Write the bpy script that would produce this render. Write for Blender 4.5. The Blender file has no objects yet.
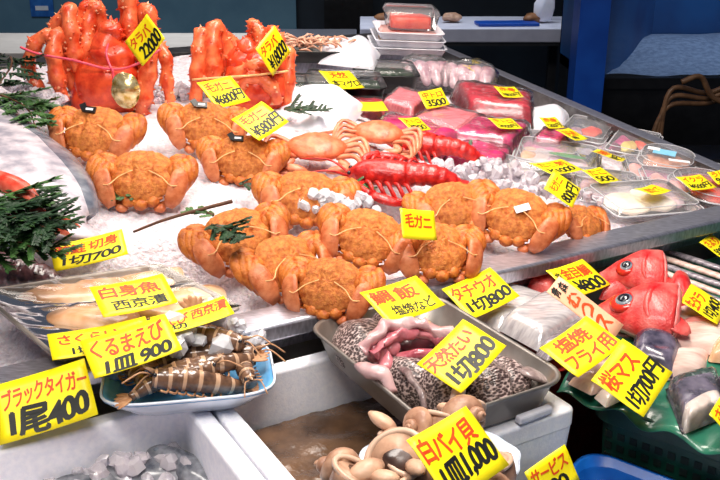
import bpy, math, random
from mathutils import Vector, Matrix, Euler, noise
from math import sin, cos, pi, radians as rad
C = bpy.context.scene.collection
sc = bpy.context.scene
rnd = random.Random(7)

# ------------------------------------------------------------------ camera, world, light
CAM = Vector((0, 0, 1.55)); PITCH = rad(20); F = 900.0
cam_d = bpy.data.cameras.new('camera'); cam_d.lens = 36 * F / 720; cam_d.sensor_width = 36
cam_d.clip_start = 0.02
cam = bpy.data.objects.new('camera', cam_d); C.objects.link(cam)
cam.location = CAM; cam.rotation_euler = (pi / 2 - PITCH, 0, 0)
sc.camera = cam
sc.view_settings.view_transform = 'Standard'; sc.view_settings.look = 'None'
sc.view_settings.gamma = 1; sc.view_settings.use_curve_mapping = False
sc.view_settings.exposure = -0.52
w = bpy.data.worlds.new('world'); sc.world = w; w.use_nodes = True
bg = w.node_tree.nodes['Background']; bg.inputs[0].default_value = (0.62, 0.72, 1.0, 1); bg.inputs[1].default_value = 0.17

def area(name, loc, target, sx, sy, power, col, spread=180):
    d = bpy.data.lights.new(name, 'AREA'); d.shape = 'RECTANGLE'; d.size = sx; d.size_y = sy
    d.energy = power; d.color = col; d.spread = rad(spread)
    o = bpy.data.objects.new(name, d); C.objects.link(o); o.location = loc
    o.rotation_euler = (Vector(target) - Vector(loc)).to_track_quat('-Z', 'Y').to_euler()
    return o
area('stall_lamp_row', (0.3, 1.75, 2.75), (0.15, 1.75, 0.9), 1.5, 0.4, 41, (1.0, 0.90, 0.80), 120)
area('stall_lamp_row_front', (-0.2, 0.35, 2.6), (0.1, 1.5, 0.9), 1.3, 0.4, 27, (1.0, 0.93, 0.86), 130)
area('stall_lamp_row_back', (-0.5, 2.6, 2.6), (-0.1, 2.1, 1.0), 1.6, 0.4, 13, (1.0, 0.90, 0.82), 120)
area('tank_lamp', (1.65, 4.3, 1.9), (1.65, 4.35, 0.9), 0.9, 0.15, 3.2, (0.55, 0.75, 1.0), 120)
area('fill_light_left', (-1.5, 4.6, 2.6), (-1.5, 5.1, .9), 1.6, .3, 16, (.9, .94, 1.0), 110)  # unseen fill light, added to brighten the left counter and teal wall
area('kitchen_lamp', (0.2, 4.9, 2.6), (0.2, 5.0, 0.9), 2.2, 0.3, 14, (0.85, 0.92, 1.0), 90)

# ------------------------------------------------------------------ placing: the case top is a plane tilted to the buyer
UA = Vector((cos(rad(30)), sin(rad(30)), 0)); UB0 = Vector((-sin(rad(30)), cos(rad(30)), 0)); UZ = Vector((0, 0, 1))
TILT = rad(7)
UB = UB0 * cos(TILT) + UZ * sin(TILT); UN = -UB0 * sin(TILT) + UZ * cos(TILT)
ORG = Vector((-.162, 1.331, .95))
def ray(x, y):
    u = (x - 360) / F; v = (y - 240) / F
    return Vector((u, cos(PITCH) - v * sin(PITCH), -sin(PITCH) - v * cos(PITCH)))
def onT(x, y, h=0):
    r = ray(x, y); t = (ORG + UN * h - CAM).dot(UN) / r.dot(UN)
    return CAM + r * t
def onZ(x, y, z):
    r = ray(x, y); return CAM + r * ((z - CAM.z) / r.z)
def onY(x, y, Y):
    r = ray(x, y); return CAM + r * (Y / r.y)
def ab(p):
    d = p - ORG; return d.dot(UA), d.dot(UB)
def ABZ(a, b, z):
    p = ORG + UA * a + UB0 * b; return Vector((p.x, p.y, z))
def AB(a, b, h=0): return ORG + UA * a + UB * b + UN * h
def sst(e0, e1, x):
    t = max(0, min(1, (x - e0) / (e1 - e0))); return t * t * (3 - 2 * t)
def hice(a, b):
    left = 1 - sst(.45, .8, a)
    h = (-.028 - .02 * (1 - left)) + left * .075 * sst(.02, .45, b)
    h += .05 * math.exp(-((a - .70) / .16) ** 2 - ((b - .30) / .075) ** 2)
    k = (1 - sst(-.03, .04, a)) * (1 - sst(.20, .28, b))
    h = h * (1 - k) - .05 * k
    k2 = (1 - sst(-.37, -.33, a)) * (1 - sst(.16, .22, b))
    return h * (1 - k2) - .071 * k2
def hice_px(x, y):
    h = 0
    for _ in range(6): h = hice(*ab(onT(x, y, h)))
    return h
XT = (Vector((1, 0, 0)) - UN * UN.x).normalized(); YT = UN.cross(XT)
def mat3(x, y, z): return Matrix((x, y, z)).transposed()
RT = mat3(XT, YT, UN)
def euler3(yaw, pitch, roll):
    return (Matrix.Rotation(rad(yaw), 3, 'Z') @ Matrix.Rotation(rad(pitch), 3, 'X') @ Matrix.Rotation(rad(roll), 3, 'Y'))
def mk(p, R, s=1): return Matrix.Translation(p) @ R.to_4x4() @ Matrix.Scale(s, 4)
def MT(x, y, h=None, yaw=0, pitch=0, roll=0, s=1, dh=0):
    if h is None: h = hice_px(x, y) + dh
    return mk(onT(x, y, h), RT @ euler3(yaw, pitch, roll), s)
def MZ(x, y, z, yaw=0, pitch=0, roll=0, s=1): return mk(onZ(x, y, z), euler3(yaw, pitch, roll), s)
def MP(p, yaw=0, pitch=0, roll=0, s=1): return mk(Vector(p), euler3(yaw, pitch, roll), s)
def MA(a, b, z, yaw=0, pitch=0, roll=0, s=1): return mk(ABZ(a, b, z), euler3(30 + yaw, pitch, roll), s)

# ------------------------------------------------------------------ materials
def lin(c):
    return tuple((x / 12.92 if x <= .04045 else ((x + .055) / 1.055) ** 2.4) for x in (v / 255 for v in c)) + (1,)
MATS = {}
def mat(name, c1, c2=None, scale=30, rough=.5, bump=0, bscale=None, metal=0, sss=0, spec=.5, detail=4, trans=0,
        ior=1.45, coat=0, vary=0, stretch=(1, 1, 1), tex='noise', lo=.35, hi=.65, bdist=.002):
    m = bpy.data.materials.new(name); m.use_nodes = True; nt = m.node_tree; N = nt.nodes; L = nt.links
    b = N['Principled BSDF']; b.inputs['Roughness'].default_value = rough; b.inputs['Metallic'].default_value = metal
    b.inputs['Specular IOR Level'].default_value = spec; b.inputs['IOR'].default_value = ior
    b.inputs['Transmission Weight'].default_value = trans; b.inputs['Coat Weight'].default_value = coat
    b.inputs['Coat Roughness'].default_value = .12
    if sss:
        b.inputs['Subsurface Weight'].default_value = sss; b.inputs['Subsurface Radius'].default_value = (1, .5, .35)
        b.inputs['Subsurface Scale'].default_value = .008
    tc = N.new('ShaderNodeTexCoord'); mp = N.new('ShaderNodeMapping'); mp.inputs['Scale'].default_value = stretch
    L.new(tc.outputs['Object'], mp.inputs['Vector'])
    c2 = c2 or c1
    if tex == 'noise':
        t = N.new('ShaderNodeTexNoise'); t.inputs['Scale'].default_value = scale; t.inputs['Detail'].default_value = detail; out = t.outputs['Fac']
    elif tex == 'voronoi':
        t = N.new('ShaderNodeTexVoronoi'); t.inputs['Scale'].default_value = scale; out = t.outputs['Distance']
    else:
        t = N.new('ShaderNodeTexWave'); t.inputs['Scale'].default_value = scale; t.inputs['Distortion'].default_value = 3; out = t.outputs['Fac']
    L.new(mp.outputs[0], t.inputs['Vector'])
    cr = N.new('ShaderNodeValToRGB'); cr.color_ramp.elements[0].color = lin(c1); cr.color_ramp.elements[1].color = lin(c2)
    cr.color_ramp.elements[0].position = lo; cr.color_ramp.elements[1].position = hi
    L.new(out, cr.inputs[0]); col = cr.outputs[0]
    if vary:
        oi = N.new('ShaderNodeObjectInfo'); hs = N.new('ShaderNodeHueSaturation'); mr = N.new('ShaderNodeMapRange')
        mr.inputs[3].default_value = 1 - vary; mr.inputs[4].default_value = 1 + vary
        L.new(oi.outputs['Random'], mr.inputs[0]); L.new(mr.outputs[0], hs.inputs['Value']); L.new(col, hs.inputs['Color']); col = hs.outputs[0]
    L.new(col, b.inputs['Base Color'])
    if bump:
        bt = N.new('ShaderNodeTexNoise'); bt.inputs['Scale'].default_value = bscale or scale; bt.inputs['Detail'].default_value = 3
        L.new(mp.outputs[0], bt.inputs['Vector'])
        bm = N.new('ShaderNodeBump'); bm.inputs['Strength'].default_value = bump; bm.inputs['Distance'].default_value = bdist
        L.new(bt.outputs['Fac'] if tex != 'voronoi' else out, bm.inputs['Height']); L.new(bm.outputs[0], b.inputs['Normal'])
    MATS[name] = m; return m
def film(name, tint=(1, 1, 1), op=.06, bscale=25, bump=.6, rough=.08, stretch=(1, 1, 1), ior=1.35, streak=0):
    """thin clear plastic: see-through with a wrinkled gloss"""
    m = bpy.data.materials.new(name); m.use_nodes = True; nt = m.node_tree; N = nt.nodes; L = nt.links
    N.remove(N['Principled BSDF'])
    tr = N.new('ShaderNodeBsdfTransparent'); tr.inputs[0].default_value = tint + (1,)
    gl = N.new('ShaderNodeBsdfGlossy'); gl.inputs['Roughness'].default_value = rough
    df = N.new('ShaderNodeBsdfDiffuse'); df.inputs[0].default_value = (.86, .86, .9, 1)
    tc = N.new('ShaderNodeTexCoord'); mp = N.new('ShaderNodeMapping'); mp.inputs['Scale'].default_value = stretch
    nz = N.new('ShaderNodeTexNoise'); nz.inputs['Scale'].default_value = bscale; nz.inputs['Distortion'].default_value = .8
    bm = N.new('ShaderNodeBump'); bm.inputs['Strength'].default_value = bump; bm.inputs['Distance'].default_value = .006
    L.new(tc.outputs['Object'], mp.inputs['Vector']); L.new(mp.outputs[0], nz.inputs['Vector']); L.new(nz.outputs['Fac'], bm.inputs['Height']); L.new(bm.outputs[0], gl.inputs['Normal'])
    fr = N.new('ShaderNodeFresnel'); fr.inputs[0].default_value = ior
    m1 = N.new('ShaderNodeMixShader'); m1.inputs[0].default_value = op; L.new(tr.outputs[0], m1.inputs[1]); L.new(df.outputs[0], m1.inputs[2])
    if streak:                                     # whitish crease highlights painted in as noise-driven haze
        cr = N.new('ShaderNodeMapRange'); cr.inputs[1].default_value = .56; cr.inputs[2].default_value = .74; cr.inputs[3].default_value = op; cr.inputs[4].default_value = streak
        n2 = N.new('ShaderNodeTexNoise'); n2.inputs['Scale'].default_value = bscale * 1.6; n2.inputs['Detail'].default_value = 4; n2.inputs['Distortion'].default_value = 1.2
        L.new(mp.outputs[0], n2.inputs['Vector']); L.new(n2.outputs['Fac'], cr.inputs[0]); L.new(cr.outputs[0], m1.inputs[0])
    m2 = N.new('ShaderNodeMixShader'); L.new(fr.outputs[0], m2.inputs[0]); L.new(m1.outputs[0], m2.inputs[1]); L.new(gl.outputs[0], m2.inputs[2])
    L.new(m2.outputs[0], N['Material Output'].inputs[0]); MATS[name] = m; return m

mat('steel', (176, 176, 188), (212, 212, 224), 60, .34, .05, 200, metal=.9, stretch=(1, 6, 1))
mat('steel_dark', (95, 92, 92), (120, 118, 118), 40, .33, metal=.85)
mat('steel_dull', (150, 140, 130), (168, 158, 148), 25, .55, metal=.5)
mat('steel_tray', (138, 131, 125), (158, 152, 146), 25, .36, metal=.75)
mat('black_plastic', (16, 16, 18), (26, 26, 28), 20, .3)
mat('dark_counter', (38, 40, 46), (52, 54, 60), 15, .5)
mat('ice_bed', (204, 194, 201), (232, 224, 230), 90, .4, 1.0, 140, sss=.25, bdist=.006)
mat('ice', (250, 250, 255), (240, 243, 250), 40, .08, .2, 60, trans=.4, ior=1.2, coat=.5)
mat('ice_white', (252, 244, 248), (240, 236, 244), 40, .1, .3, 60, trans=.55, ior=1.2, coat=.4)
mat('crab', (178, 84, 26), (228, 144, 66), 120, .45, 1.0, 420, vary=.08, bdist=.003, lo=.3, hi=.7)
mat('crab_pad', (186, 92, 48), (218, 134, 88), 60, .4, .5, 260, vary=.08)
mat('crab_leg', (170, 76, 22), (220, 130, 54), 70, .45, .8, 280, vary=.08)
mat('king_red', (196, 42, 18), (238, 88, 46), 38, .35, .5, 120, coat=.3)
mat('king_orange', (206, 62, 26), (246, 128, 78), 40, .38, .5, 120, coat=.3)
mat('king_white', (236, 150, 110), (246, 190, 150), 40, .4)
mat('lobster', (160, 12, 16), (222, 44, 34), 70, .36, .9, 190, coat=.25)
mat('snow_crab', (206, 84, 44), (236, 130, 88), 45, .45, .8, 120, coat=.1)
mat('snow_leg', (196, 96, 62), (224, 146, 108), 45, .4)
mat('black_band', (14, 14, 16), (24, 24, 26), 20, .35)
mat('pink_string', (226, 66, 92), (240, 92, 112), 90, .5)
mat('pale_string', (236, 176, 110), (244, 200, 140), 90, .5)
mat('gold_foil', (190, 150, 50), (255, 240, 190), 70, .22, .6, 60, metal=.75)
mat('cedar', (30, 64, 28), (72, 112, 54), 60, .5, vary=.1)
mat('cedar_dark', (20, 42, 26), (40, 70, 40), 60, .5)
mat('twig', (74, 44, 30), (98, 62, 40), 60, .7)
mat('tuna', (150, 18, 36), (200, 52, 70), 28, .25, .3, 60, stretch=(1, 5, 1), coat=.5)
mat('tuna_fat', (206, 92, 104), (232, 140, 146), 34, .28, .3, 60, stretch=(1, 6, 1), coat=.5)
mat('tuna_dark', (142, 22, 64), (206, 58, 112), 24, .22, .4, 50, coat=.6)
mat('squid', (172, 130, 144), (226, 198, 204), 26, .25, .4, 60, sss=.15, coat=.4)
mat('white_bag', (240, 238, 244), (226, 226, 236), 18, .35, .4, 30, sss=.1)
mat('salmon_skin', (150, 146, 158), (220, 208, 214), 30, .3, .5, 120, stretch=(1, 1, 1), coat=.3)
mat('salmon_back', (86, 92, 106), (140, 144, 154), 30, .25, .2, 160, coat=.3)
mat('prawn_red', (212, 58, 40), (236, 116, 92), 50, .3)
mat('prawn', (78, 56, 44), (128, 94, 72), 60, .22, .2, 160, coat=.5)
mat('prawn_stripe', (176, 136, 104), (206, 170, 140), 60, .22, coat=.5)
mat('prawn_leg', (176, 122, 84), (206, 160, 120), 60, .35)
mat('abalone', (46, 28, 34), (118, 80, 84), 90, .3, .8, 120, coat=.4)
mat('fillet', (206, 150, 104), (238, 202, 168), 22, .25, .3, 60, sss=.1, coat=.4)
mat('fillet_pale', (196, 156, 144), (228, 204, 194), 22, .28, .3, 50, sss=.12, coat=.4, stretch=(1, 4, 1))
mat('fillet_white', (186, 170, 162), (226, 216, 210), 22, .28, .3, 50, sss=.12, coat=.3)
mat('dark_skin', (44, 42, 60), (112, 104, 124), 34, .22, .3, 90, coat=.5)
mat('silver_skin', (168, 164, 168), (212, 208, 210), 30, .22, .25, 60, metal=.25, coat=.3, stretch=(1, 4, 1))
mat('silver_strip', (112, 106, 116), (176, 166, 172), 50, .25, .2, 80, metal=.25, stretch=(1, 8, 1))
mat('bream_scale', (62, 46, 46), (200, 178, 174), 310, .3, .6, coat=.2, tex='voronoi', lo=.44, hi=.82, stretch=(.5, 1, 1))
mat('bream_skin', (96, 80, 80), (150, 132, 130), 90, .3, .5, 160, coat=.3)
mat('flesh', (160, 70, 84), (214, 136, 144), 40, .25, .5, 60, sss=.15, coat=.5)
mat('flesh_dark', (40, 12, 18), (88, 32, 40), 40, .3, .5, 60)
mat('red_fish', (196, 28, 32), (238, 132, 122), 24, .36, .6, 260, coat=.2, lo=.38, hi=.8)
mat('red_fish_pale', (222, 96, 92), (242, 184, 178), 24, .34, .5, 220, coat=.2)
mat('eye_dark', (14, 14, 22), (30, 30, 40), 20, .1, coat=.6)
mat('eye_pale', (70, 80, 96), (128, 138, 148), 40, .15, coat=.5)
mat('eye_red', (176, 20, 20), (214, 52, 36), 40, .2, coat=.5)
mat('foam', (232, 234, 244), (244, 244, 250), 120, .55, .25, 300, sss=.05)
mat('foam_old', (214, 214, 224), (238, 238, 244), 30, .55, .3, 200)
mat('dish_blue', (84, 158, 216), (120, 182, 228), 30, .15, coat=.6)
mat('dish_white', (206, 220, 238), (226, 234, 246), 30, .15, coat=.6)
mat('brown_water', (66, 48, 36), (112, 84, 62), 16, .12, .7, 60, coat=.6, bdist=.004)
mat('bin_blue', (10, 74, 156), (22, 98, 184), 20, .3)
mat('froth', (120, 160, 204), (226, 236, 246), 45, .15, .8, 70, coat=.4, lo=.4, hi=.55)
mat('basket_green', (10, 50, 42), (15, 64, 52), 30, .4)
mat('basket_hole', (4, 22, 20), (6, 28, 24), 30, .7)
mat('sheet_green', (18, 84, 66), (44, 116, 92), 14, .3, .5, 30, coat=.4)
mat('tray_red', (126, 26, 24), (156, 38, 34), 20, .35)
mat('shell', (156, 112, 88), (214, 174, 146), 30, .4, .7, 70, vary=.07)
mat('shell_lip', (196, 158, 132), (220, 190, 168), 26, .3)
mat('shell_foot', (56, 38, 32), (98, 70, 58), 30, .25, coat=.4)
mat('grey_fish', (70, 74, 84), (150, 152, 158), 40, .25, .3, 120, coat=.5)
mat('card', (255, 232, 12), (255, 238, 28), 20, .4)
mat('card_pink', (246, 176, 138), (250, 188, 152), 20, .45)
mat('ink_red', (214, 62, 14), (228, 84, 26), 60, .5)
mat('ink_black', (14, 16, 14), (26, 30, 24), 60, .5)
mat('label_white', (230, 232, 236), (242, 242, 246), 20, .4)
mat('label_blue', (120, 190, 224), (146, 206, 234), 20, .4)
mat('leaf', (40, 110, 50), (70, 146, 70), 30, .4)
mat('roe', (196, 72, 40), (230, 128, 82), 160, .18, .8, 200, coat=.6)
mat('roe_brown', (186, 118, 84), (214, 156, 122), 40, .25, coat=.4)
mat('ikura', (196, 40, 24), (232, 84, 44), 150, .15, .9, 200, coat=.8)
mat('scallop', (222, 200, 170), (242, 230, 212), 26, .3, .3, 60, sss=.15)
mat('pink_meat', (226, 150, 140), (242, 194, 186), 30, .3, .3, 60, sss=.1)
mat('magenta_meat', (186, 58, 116), (220, 116, 160), 30, .3)
mat('red_meat', (222, 58, 42), (238, 100, 72), 40, .3)
mat('yellow_meat', (214, 190, 90), (226, 206, 120), 40, .4)
mat('shreds', (214, 150, 120), (240, 196, 170), 60, .4)
mat('floor_dark', (40, 42, 46), (58, 60, 64), 6, .6)
mat('wall_dark', (26, 34, 44), (34, 46, 56), 4, .6)
mat('wall_teal', (84, 122, 142), (98, 136, 154), 4, .6)
mat('blue_paint', (8, 64, 156), (16, 76, 172), 8, .4)
mat('beige_top', (222, 212, 200), (234, 224, 212), 10, .35)
mat('grey_panel', (84, 84, 88), (102, 102, 106), 10, .45)
mat('white_top', (206, 206, 222), (222, 222, 236), 10, .35)
mat('tank_back', (10, 62, 116), (24, 96, 152), 3, .5)
mat('sand', (150, 150, 164), (186, 184, 196), 40, .8, .4, 60)
mat('hose', (84, 58, 38), (116, 84, 58), 30, .45)
mat('wood_brown', (120, 78, 48), (160, 108, 70), 20, .5)
mat('poster_blue', (30, 92, 170), (50, 120, 196), 20, .5)
mat('collar', (176, 128, 132), (214, 178, 178), 40, .3, .5, 60, coat=.4)
film('wrap', op=.04, bscale=9, bump=.12, rough=.10, stretch=(1.2, 5, 1), ior=1.16, streak=.6)
film('pack_edge', op=.5, bscale=30, bump=.3, rough=.1)
film('wrap_tight', op=.03, bscale=30, bump=.6, rough=.16, streak=.22)
film('clear_box', tint=(.98, .98, 1), op=.14, bscale=12, bump=.15, rough=.12)
film('bag', op=.06, bscale=40, bump=.8, rough=.16, streak=.35)
film('glass', tint=(.85, .93, 1), op=.01, bscale=2, bump=0, rough=.02)

# ------------------------------------------------------------------ mesh builder
def frame_of(d, up=None):
    d = d.normalized()
    up = Vector(up) if up is not None else (Vector((0, 0, 1)) if abs(d.z) < .9 else Vector((0, 1, 0)))
    x = up.cross(d)
    if x.length < 1e-6: x = Vector((1, 0, 0)).cross(d)
    x.normalize(); return x, d.cross(x)
class MB:
    def __init__(s): s.v = []; s.f = []; s.m = []; s.sm = []
    def add(s, vs, fs, mi=0, smooth=True):
        n = len(s.v); s.v += [Vector(v) for v in vs]
        for f in fs: s.f.append(tuple(i + n for i in f)); s.m.append(mi); s.sm.append(smooth)
        return s
    def rings(s, rings, mi=0, smooth=True, c0=True, c1=True, closed=True):
        n = len(rings[0]); vs = [p for r in rings for p in r]; fs = []
        for i in range(len(rings) - 1):
            for j in range(n if closed else n - 1):
                k = (j + 1) % n
                fs.append((i * n + j, i * n + k, (i + 1) * n + k, (i + 1) * n + j))
        if c0: fs.append(tuple(range(n - 1, -1, -1)))
        if c1: fs.append(tuple((len(rings) - 1) * n + j for j in range(n)))
        mis = mi
        b = len(s.f); s.add(vs, fs, 0 if callable(mi) else mi, smooth)
        if callable(mi):
            for q in range(len(rings) - 1):
                for j in range(n): s.m[b + q * n + j] = mi(q, j)
        return s
    def tube(s, path, radii, seg=10, flat=1.0, up=None, mi=0, smooth=True, cap=True):
        P = [Vector(p) for p in path]; n = len(P)
        if not isinstance(radii, (list, tuple)): radii = [radii] * n
        rs = []; px = None
        for i in range(n):
            d = (P[min(i + 1, n - 1)] - P[max(i - 1, 0)])
            if d.length < 1e-9: d = Vector((0, 0, 1))
            d.normalize()
            if px is None or up is not None: x, y = frame_of(d, up)
            else:
                x = px - d * px.dot(d)
                if x.length < 1e-6: x, _ = frame_of(d)
                x.normalize(); y = d.cross(x)
            px = x; r = radii[i]
            rs.append([P[i] + x * (r * cos(2 * pi * k / seg)) + y * (r * flat * sin(2 * pi * k / seg)) for k in range(seg)])
        return s.rings(rs, mi, smooth, cap, cap)
    def ell(s, c, ax, R=None, seg=16, rg=10, mi=0, fn=None):
        c = Vector(c); rs = []
        for i in range(rg + 1):
            ph = pi * (i + (.02 if i == 0 else -.02 if i == rg else 0)) / rg; r = []
            for k in range(seg):
                th = 2 * pi * k / seg
                p = Vector((ax[0] * sin(ph) * cos(th), ax[1] * sin(ph) * sin(th), -ax[2] * cos(ph)))
                if fn: p = fn(p)
                if R: p = R @ p
                r.append(c + p)
            rs.append(r)
        return s.rings(rs, mi)
    def box(s, c, d, R=None, mi=0):
        c = Vector(c); h = [x / 2 for x in d]; vs = []
        for z in (-1, 1):
            for x, y in ((-1, -1), (1, -1), (1, 1), (-1, 1)):
                p = Vector((x * h[0], y * h[1], z * h[2])); vs.append(c + (R @ p if R else p))
        return s.add(vs, [(3, 2, 1, 0), (4, 5, 6, 7), (0, 1, 5, 4), (1, 2, 6, 5), (2, 3, 7, 6), (3, 0, 4, 7)], mi, False)
    def rrect(s, secs, mi=0, q=5, c0=True, c1=True, smooth=True, fn=None):
        """loft of rounded rectangles: (width, depth, corner radius, z[, dx, dy])"""
        rs = []
        for sec in secs:
            W, D, r, z = sec[:4]; dx, dy = (sec[4], sec[5]) if len(sec) > 4 else (0, 0)
            r = min(r, W / 2 - 1e-4, D / 2 - 1e-4); ring = []
            for cx, cy, a0 in ((1, 1, 0), (-1, 1, 90), (-1, -1, 180), (1, -1, 270)):
                for k in range(q + 1):
                    a = rad(a0 + 90 * k / q)
                    ring.append(Vector((cx * (W / 2 - r) + r * cos(a) + dx, cy * (D / 2 - r) + r * sin(a) + dy, z)))
            if fn: ring = [fn(p) for p in ring]
            rs.append(ring)
        return s.rings(rs, mi, smooth, c0, c1)
    def grid(s, nx, ny, fn, mi=0, smooth=True):
        vs = [fn(i / nx, j / ny) for j in range(ny + 1) for i in range(nx + 1)]; W = nx + 1
        return s.add(vs, [(j * W + i, j * W + i + 1, (j + 1) * W + i + 1, (j + 1) * W + i) for j in range(ny) for i in range(nx)], mi, smooth)
    def bumpy(s, amp, freq, seed=0, start=0):
        for i in range(start, len(s.v)):
            p = s.v[i]; q = p * freq + Vector((seed, seed * 1.7, 3.1))
            s.v[i] = p + Vector((noise.noise(q), noise.noise(q + Vector((9, 0, 0))), noise.noise(q + Vector((0, 9, 0))))) * amp
        return s
    def xf(s, M, start=0):
        for i in range(start, len(s.v)): s.v[i] = M @ s.v[i]
        return s
    def build(s, name, mats, parent=None, M=None, bevel=0, sub=0, solid=0):
        me = bpy.data.meshes.new(name); me.from_pydata([tuple(v) for v in s.v], [], s.f)
        me.polygons.foreach_set('material_index', s.m); me.polygons.foreach_set('use_smooth', s.sm)
        for m in (mats if isinstance(mats, (list, tuple)) else [mats]): me.materials.append(MATS[m])
        me.update(); o = bpy.data.objects.new(name, me); C.objects.link(o)
        if parent: o.parent = parent
        if M is not None: o.matrix_world = M
        if bevel:
            b = o.modifiers.new('bevel', 'BEVEL'); b.width = bevel; b.segments = 2; b.limit_method = 'ANGLE'
        if solid:
            b = o.modifiers.new('solid', 'SOLIDIFY'); b.thickness = solid; b.offset = 0
        if sub:
            b = o.modifiers.new('sub', 'SUBSURF'); b.levels = sub; b.render_levels = sub
        return o
def tag(o, label, cat, group=None, kind=None):
    o['label'] = label; o['category'] = cat
    if group: o['group'] = group
    if kind: o['kind'] = kind
    return o
def thing(name, label, cat, M=None, group=None):
    o = bpy.data.objects.new(name, None); C.objects.link(o); o.empty_display_size = .03
    if M is not None: o.matrix_world = M
    return tag(o, label, cat, group)
def struct(o): o['kind'] = 'structure'; return o
def dup(root, M, label):
    r = root.copy(); C.objects.link(r); r.matrix_world = M; r['label'] = label
    for ch in list(root.children):
        c = ch.copy(); C.objects.link(c); c.parent = r
        for g in list(ch.children):
            d = g.copy(); C.objects.link(d); d.parent = c
    return r
def lerp_path(pts, n):
    """smooth path through points"""
    P = [Vector(p) for p in pts]; out = []
    for i in range(len(P) - 1):
        p0 = P[max(i - 1, 0)]; p1 = P[i]; p2 = P[i + 1]; p3 = P[min(i + 2, len(P) - 1)]
        for k in range(n):
            t = k / n
            out.append(.5 * ((2 * p1) + (p2 - p0) * t + (2 * p0 - 5 * p1 + 4 * p2 - p3) * t * t + (3 * p1 - p0 - 3 * p2 + p3) * t ** 3))
    out.append(P[-1]); return out
# ------------------------------------------------------------------ the room
struct(MB().box((0, 3.5, -.02), (9, 8, .04)).build('floor', 'floor_dark'))
struct(MB().box((0, 6.6, 1.5), (9, .1, 3.0)).build('wall_back', 'wall_dark'))
# teal wall panel, behind the left counter
p = onY(0, 0, 6.5)
struct(MB().box((-1.75, 6.52, 1.5), (2.6, .05, 3.0)).build('wall_panel_left', 'wall_teal'))
struct(MB().box((-.08, 6.50, 1.5), (.34, .09, 3.0)).build('trim_1', 'black_plastic'))
q0 = onY(30, 17, 6.45); q1 = onY(49, -18, 6.45)
po = thing('poster', 'small blue poster on the teal wall above the left back counter', 'poster', MP(((q0.x + q1.x) / 2, 6.485, (q0.z + q1.z) / 2)))
MB().box((0, 0, 0), (abs(q1.x - q0.x), .012, abs(q1.z - q0.z))).build('poster_sheet', 'poster_blue', po)
MB().box((0, -.008, -.06), (.09, .004, .03)).build('poster_caption_strip', 'label_white', po)

# back counters
def counter(name, label, x0, x1, y0, y1, z, th, top, body, inset=.06):
    t = thing(name, label, 'counter', MP(((x0 + x1) / 2, (y0 + y1) / 2, 0))); W = x1 - x0; D = y1 - y0
    MB().box((0, 0, z - th / 2), (W, D, th)).build('worktop', top, t, bevel=.006)
    MB().box((0, inset / 2, (z - th) / 2), (W - inset, D - inset, z - th)).build('cabinet_body', body, t, bevel=.004)
    return t
counter('back_counter', 'beige-topped counter with a grey front behind the left king crab', -3.0, -.62, 4.35, 5.1, .92, .10, 'beige_top', 'grey_panel')
counter('steel_counter', 'dark steel counter in the shade behind the right king crab', -.60, -.02, 4.5, 5.2, .93, .05, 'steel', 'dark_counter')
t = thing('white_work_table', 'white-topped work table in front of the dark back wall, left of the blue pillar', 'table', MP((.62, 5.25, 0)))
MB().box((0, 0, .925), (1.24, .6, .075)).build('table_top', 'white_top', t, bevel=.006)
MB().box((0, 0, .875), (1.16, .54, .02)).build('under_frame', 'dark_counter', t)
for sx in (-1, 1):
    for sy in (-1, 1): MB().box((sx * .54, sy * .24, .45), (.05, .05, .9)).build('leg', 'dark_counter', t)
# bits on the work table
def onTable(x, y): 
    p = onZ(x, y, .963); return Vector((max(.05, min(1.15, p.x)), max(5.02, min(5.45, p.y)), .963))
p = onTable(500, 20); t = thing('chopping_board', 'blue board lying on the white work table', 'board', MP((p.x, 5.1, .964), 4))
MB().rrect([(.34, .16, .02, 0), (.34, .16, .02, .016)]).build('board_slab', 'blue_paint', t, bevel=.003)
for i, (x, lab, mt, sx) in enumerate(((392, 'dark brown lump of food at the left end of the white work table', 'wood_brown', .11), (448, 'small brown lump of food beside the blue board', 'shell', .06), (528, 'brown wooden lump lying between the blue board and the white plastic bag', 'wood_brown', .1))):
    o = MB().ell((0, 0, .026), (sx, .05, .027)).bumpy(.012, 22, i).build('food_lump', mt, M=MP((onTable(x, 18).x, 5.25 - .02 * i, .965), 20 * i)); tag(o, lab, 'food', None)
t = MB().rrect([(.05, .05, .02, 0), (.1, .07, .03, .03), (.12, .08, .03, .1), (.07, .05, .02, .16), (.05, .012, .005, .19)], q=6).bumpy(.018, 16, 4).build('plastic_bag', 'white_bag', M=MP((1.02, 5.2, .966), 20, 0, 15)); tag(t, 'small white plastic bag standing on the right end of the work table', 'bag')
t = MB().tube(lerp_path([(0, 0, 0), (0, 0, .1), (.03, 0, .14), (.09, 0, .13), (.1, 0, .06)], 6), .012).build('water_tap', 'steel', M=MP((1.1, 5.35, .963))); tag(t, 'curved grey water tap at the right end of the white work table', 'tap')

# blue pillar
struct(MB().box((.965, 3.85, 1.5), (.125, .12, 3.0)).build('wall_pillar_blue', 'blue_paint'))
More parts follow.
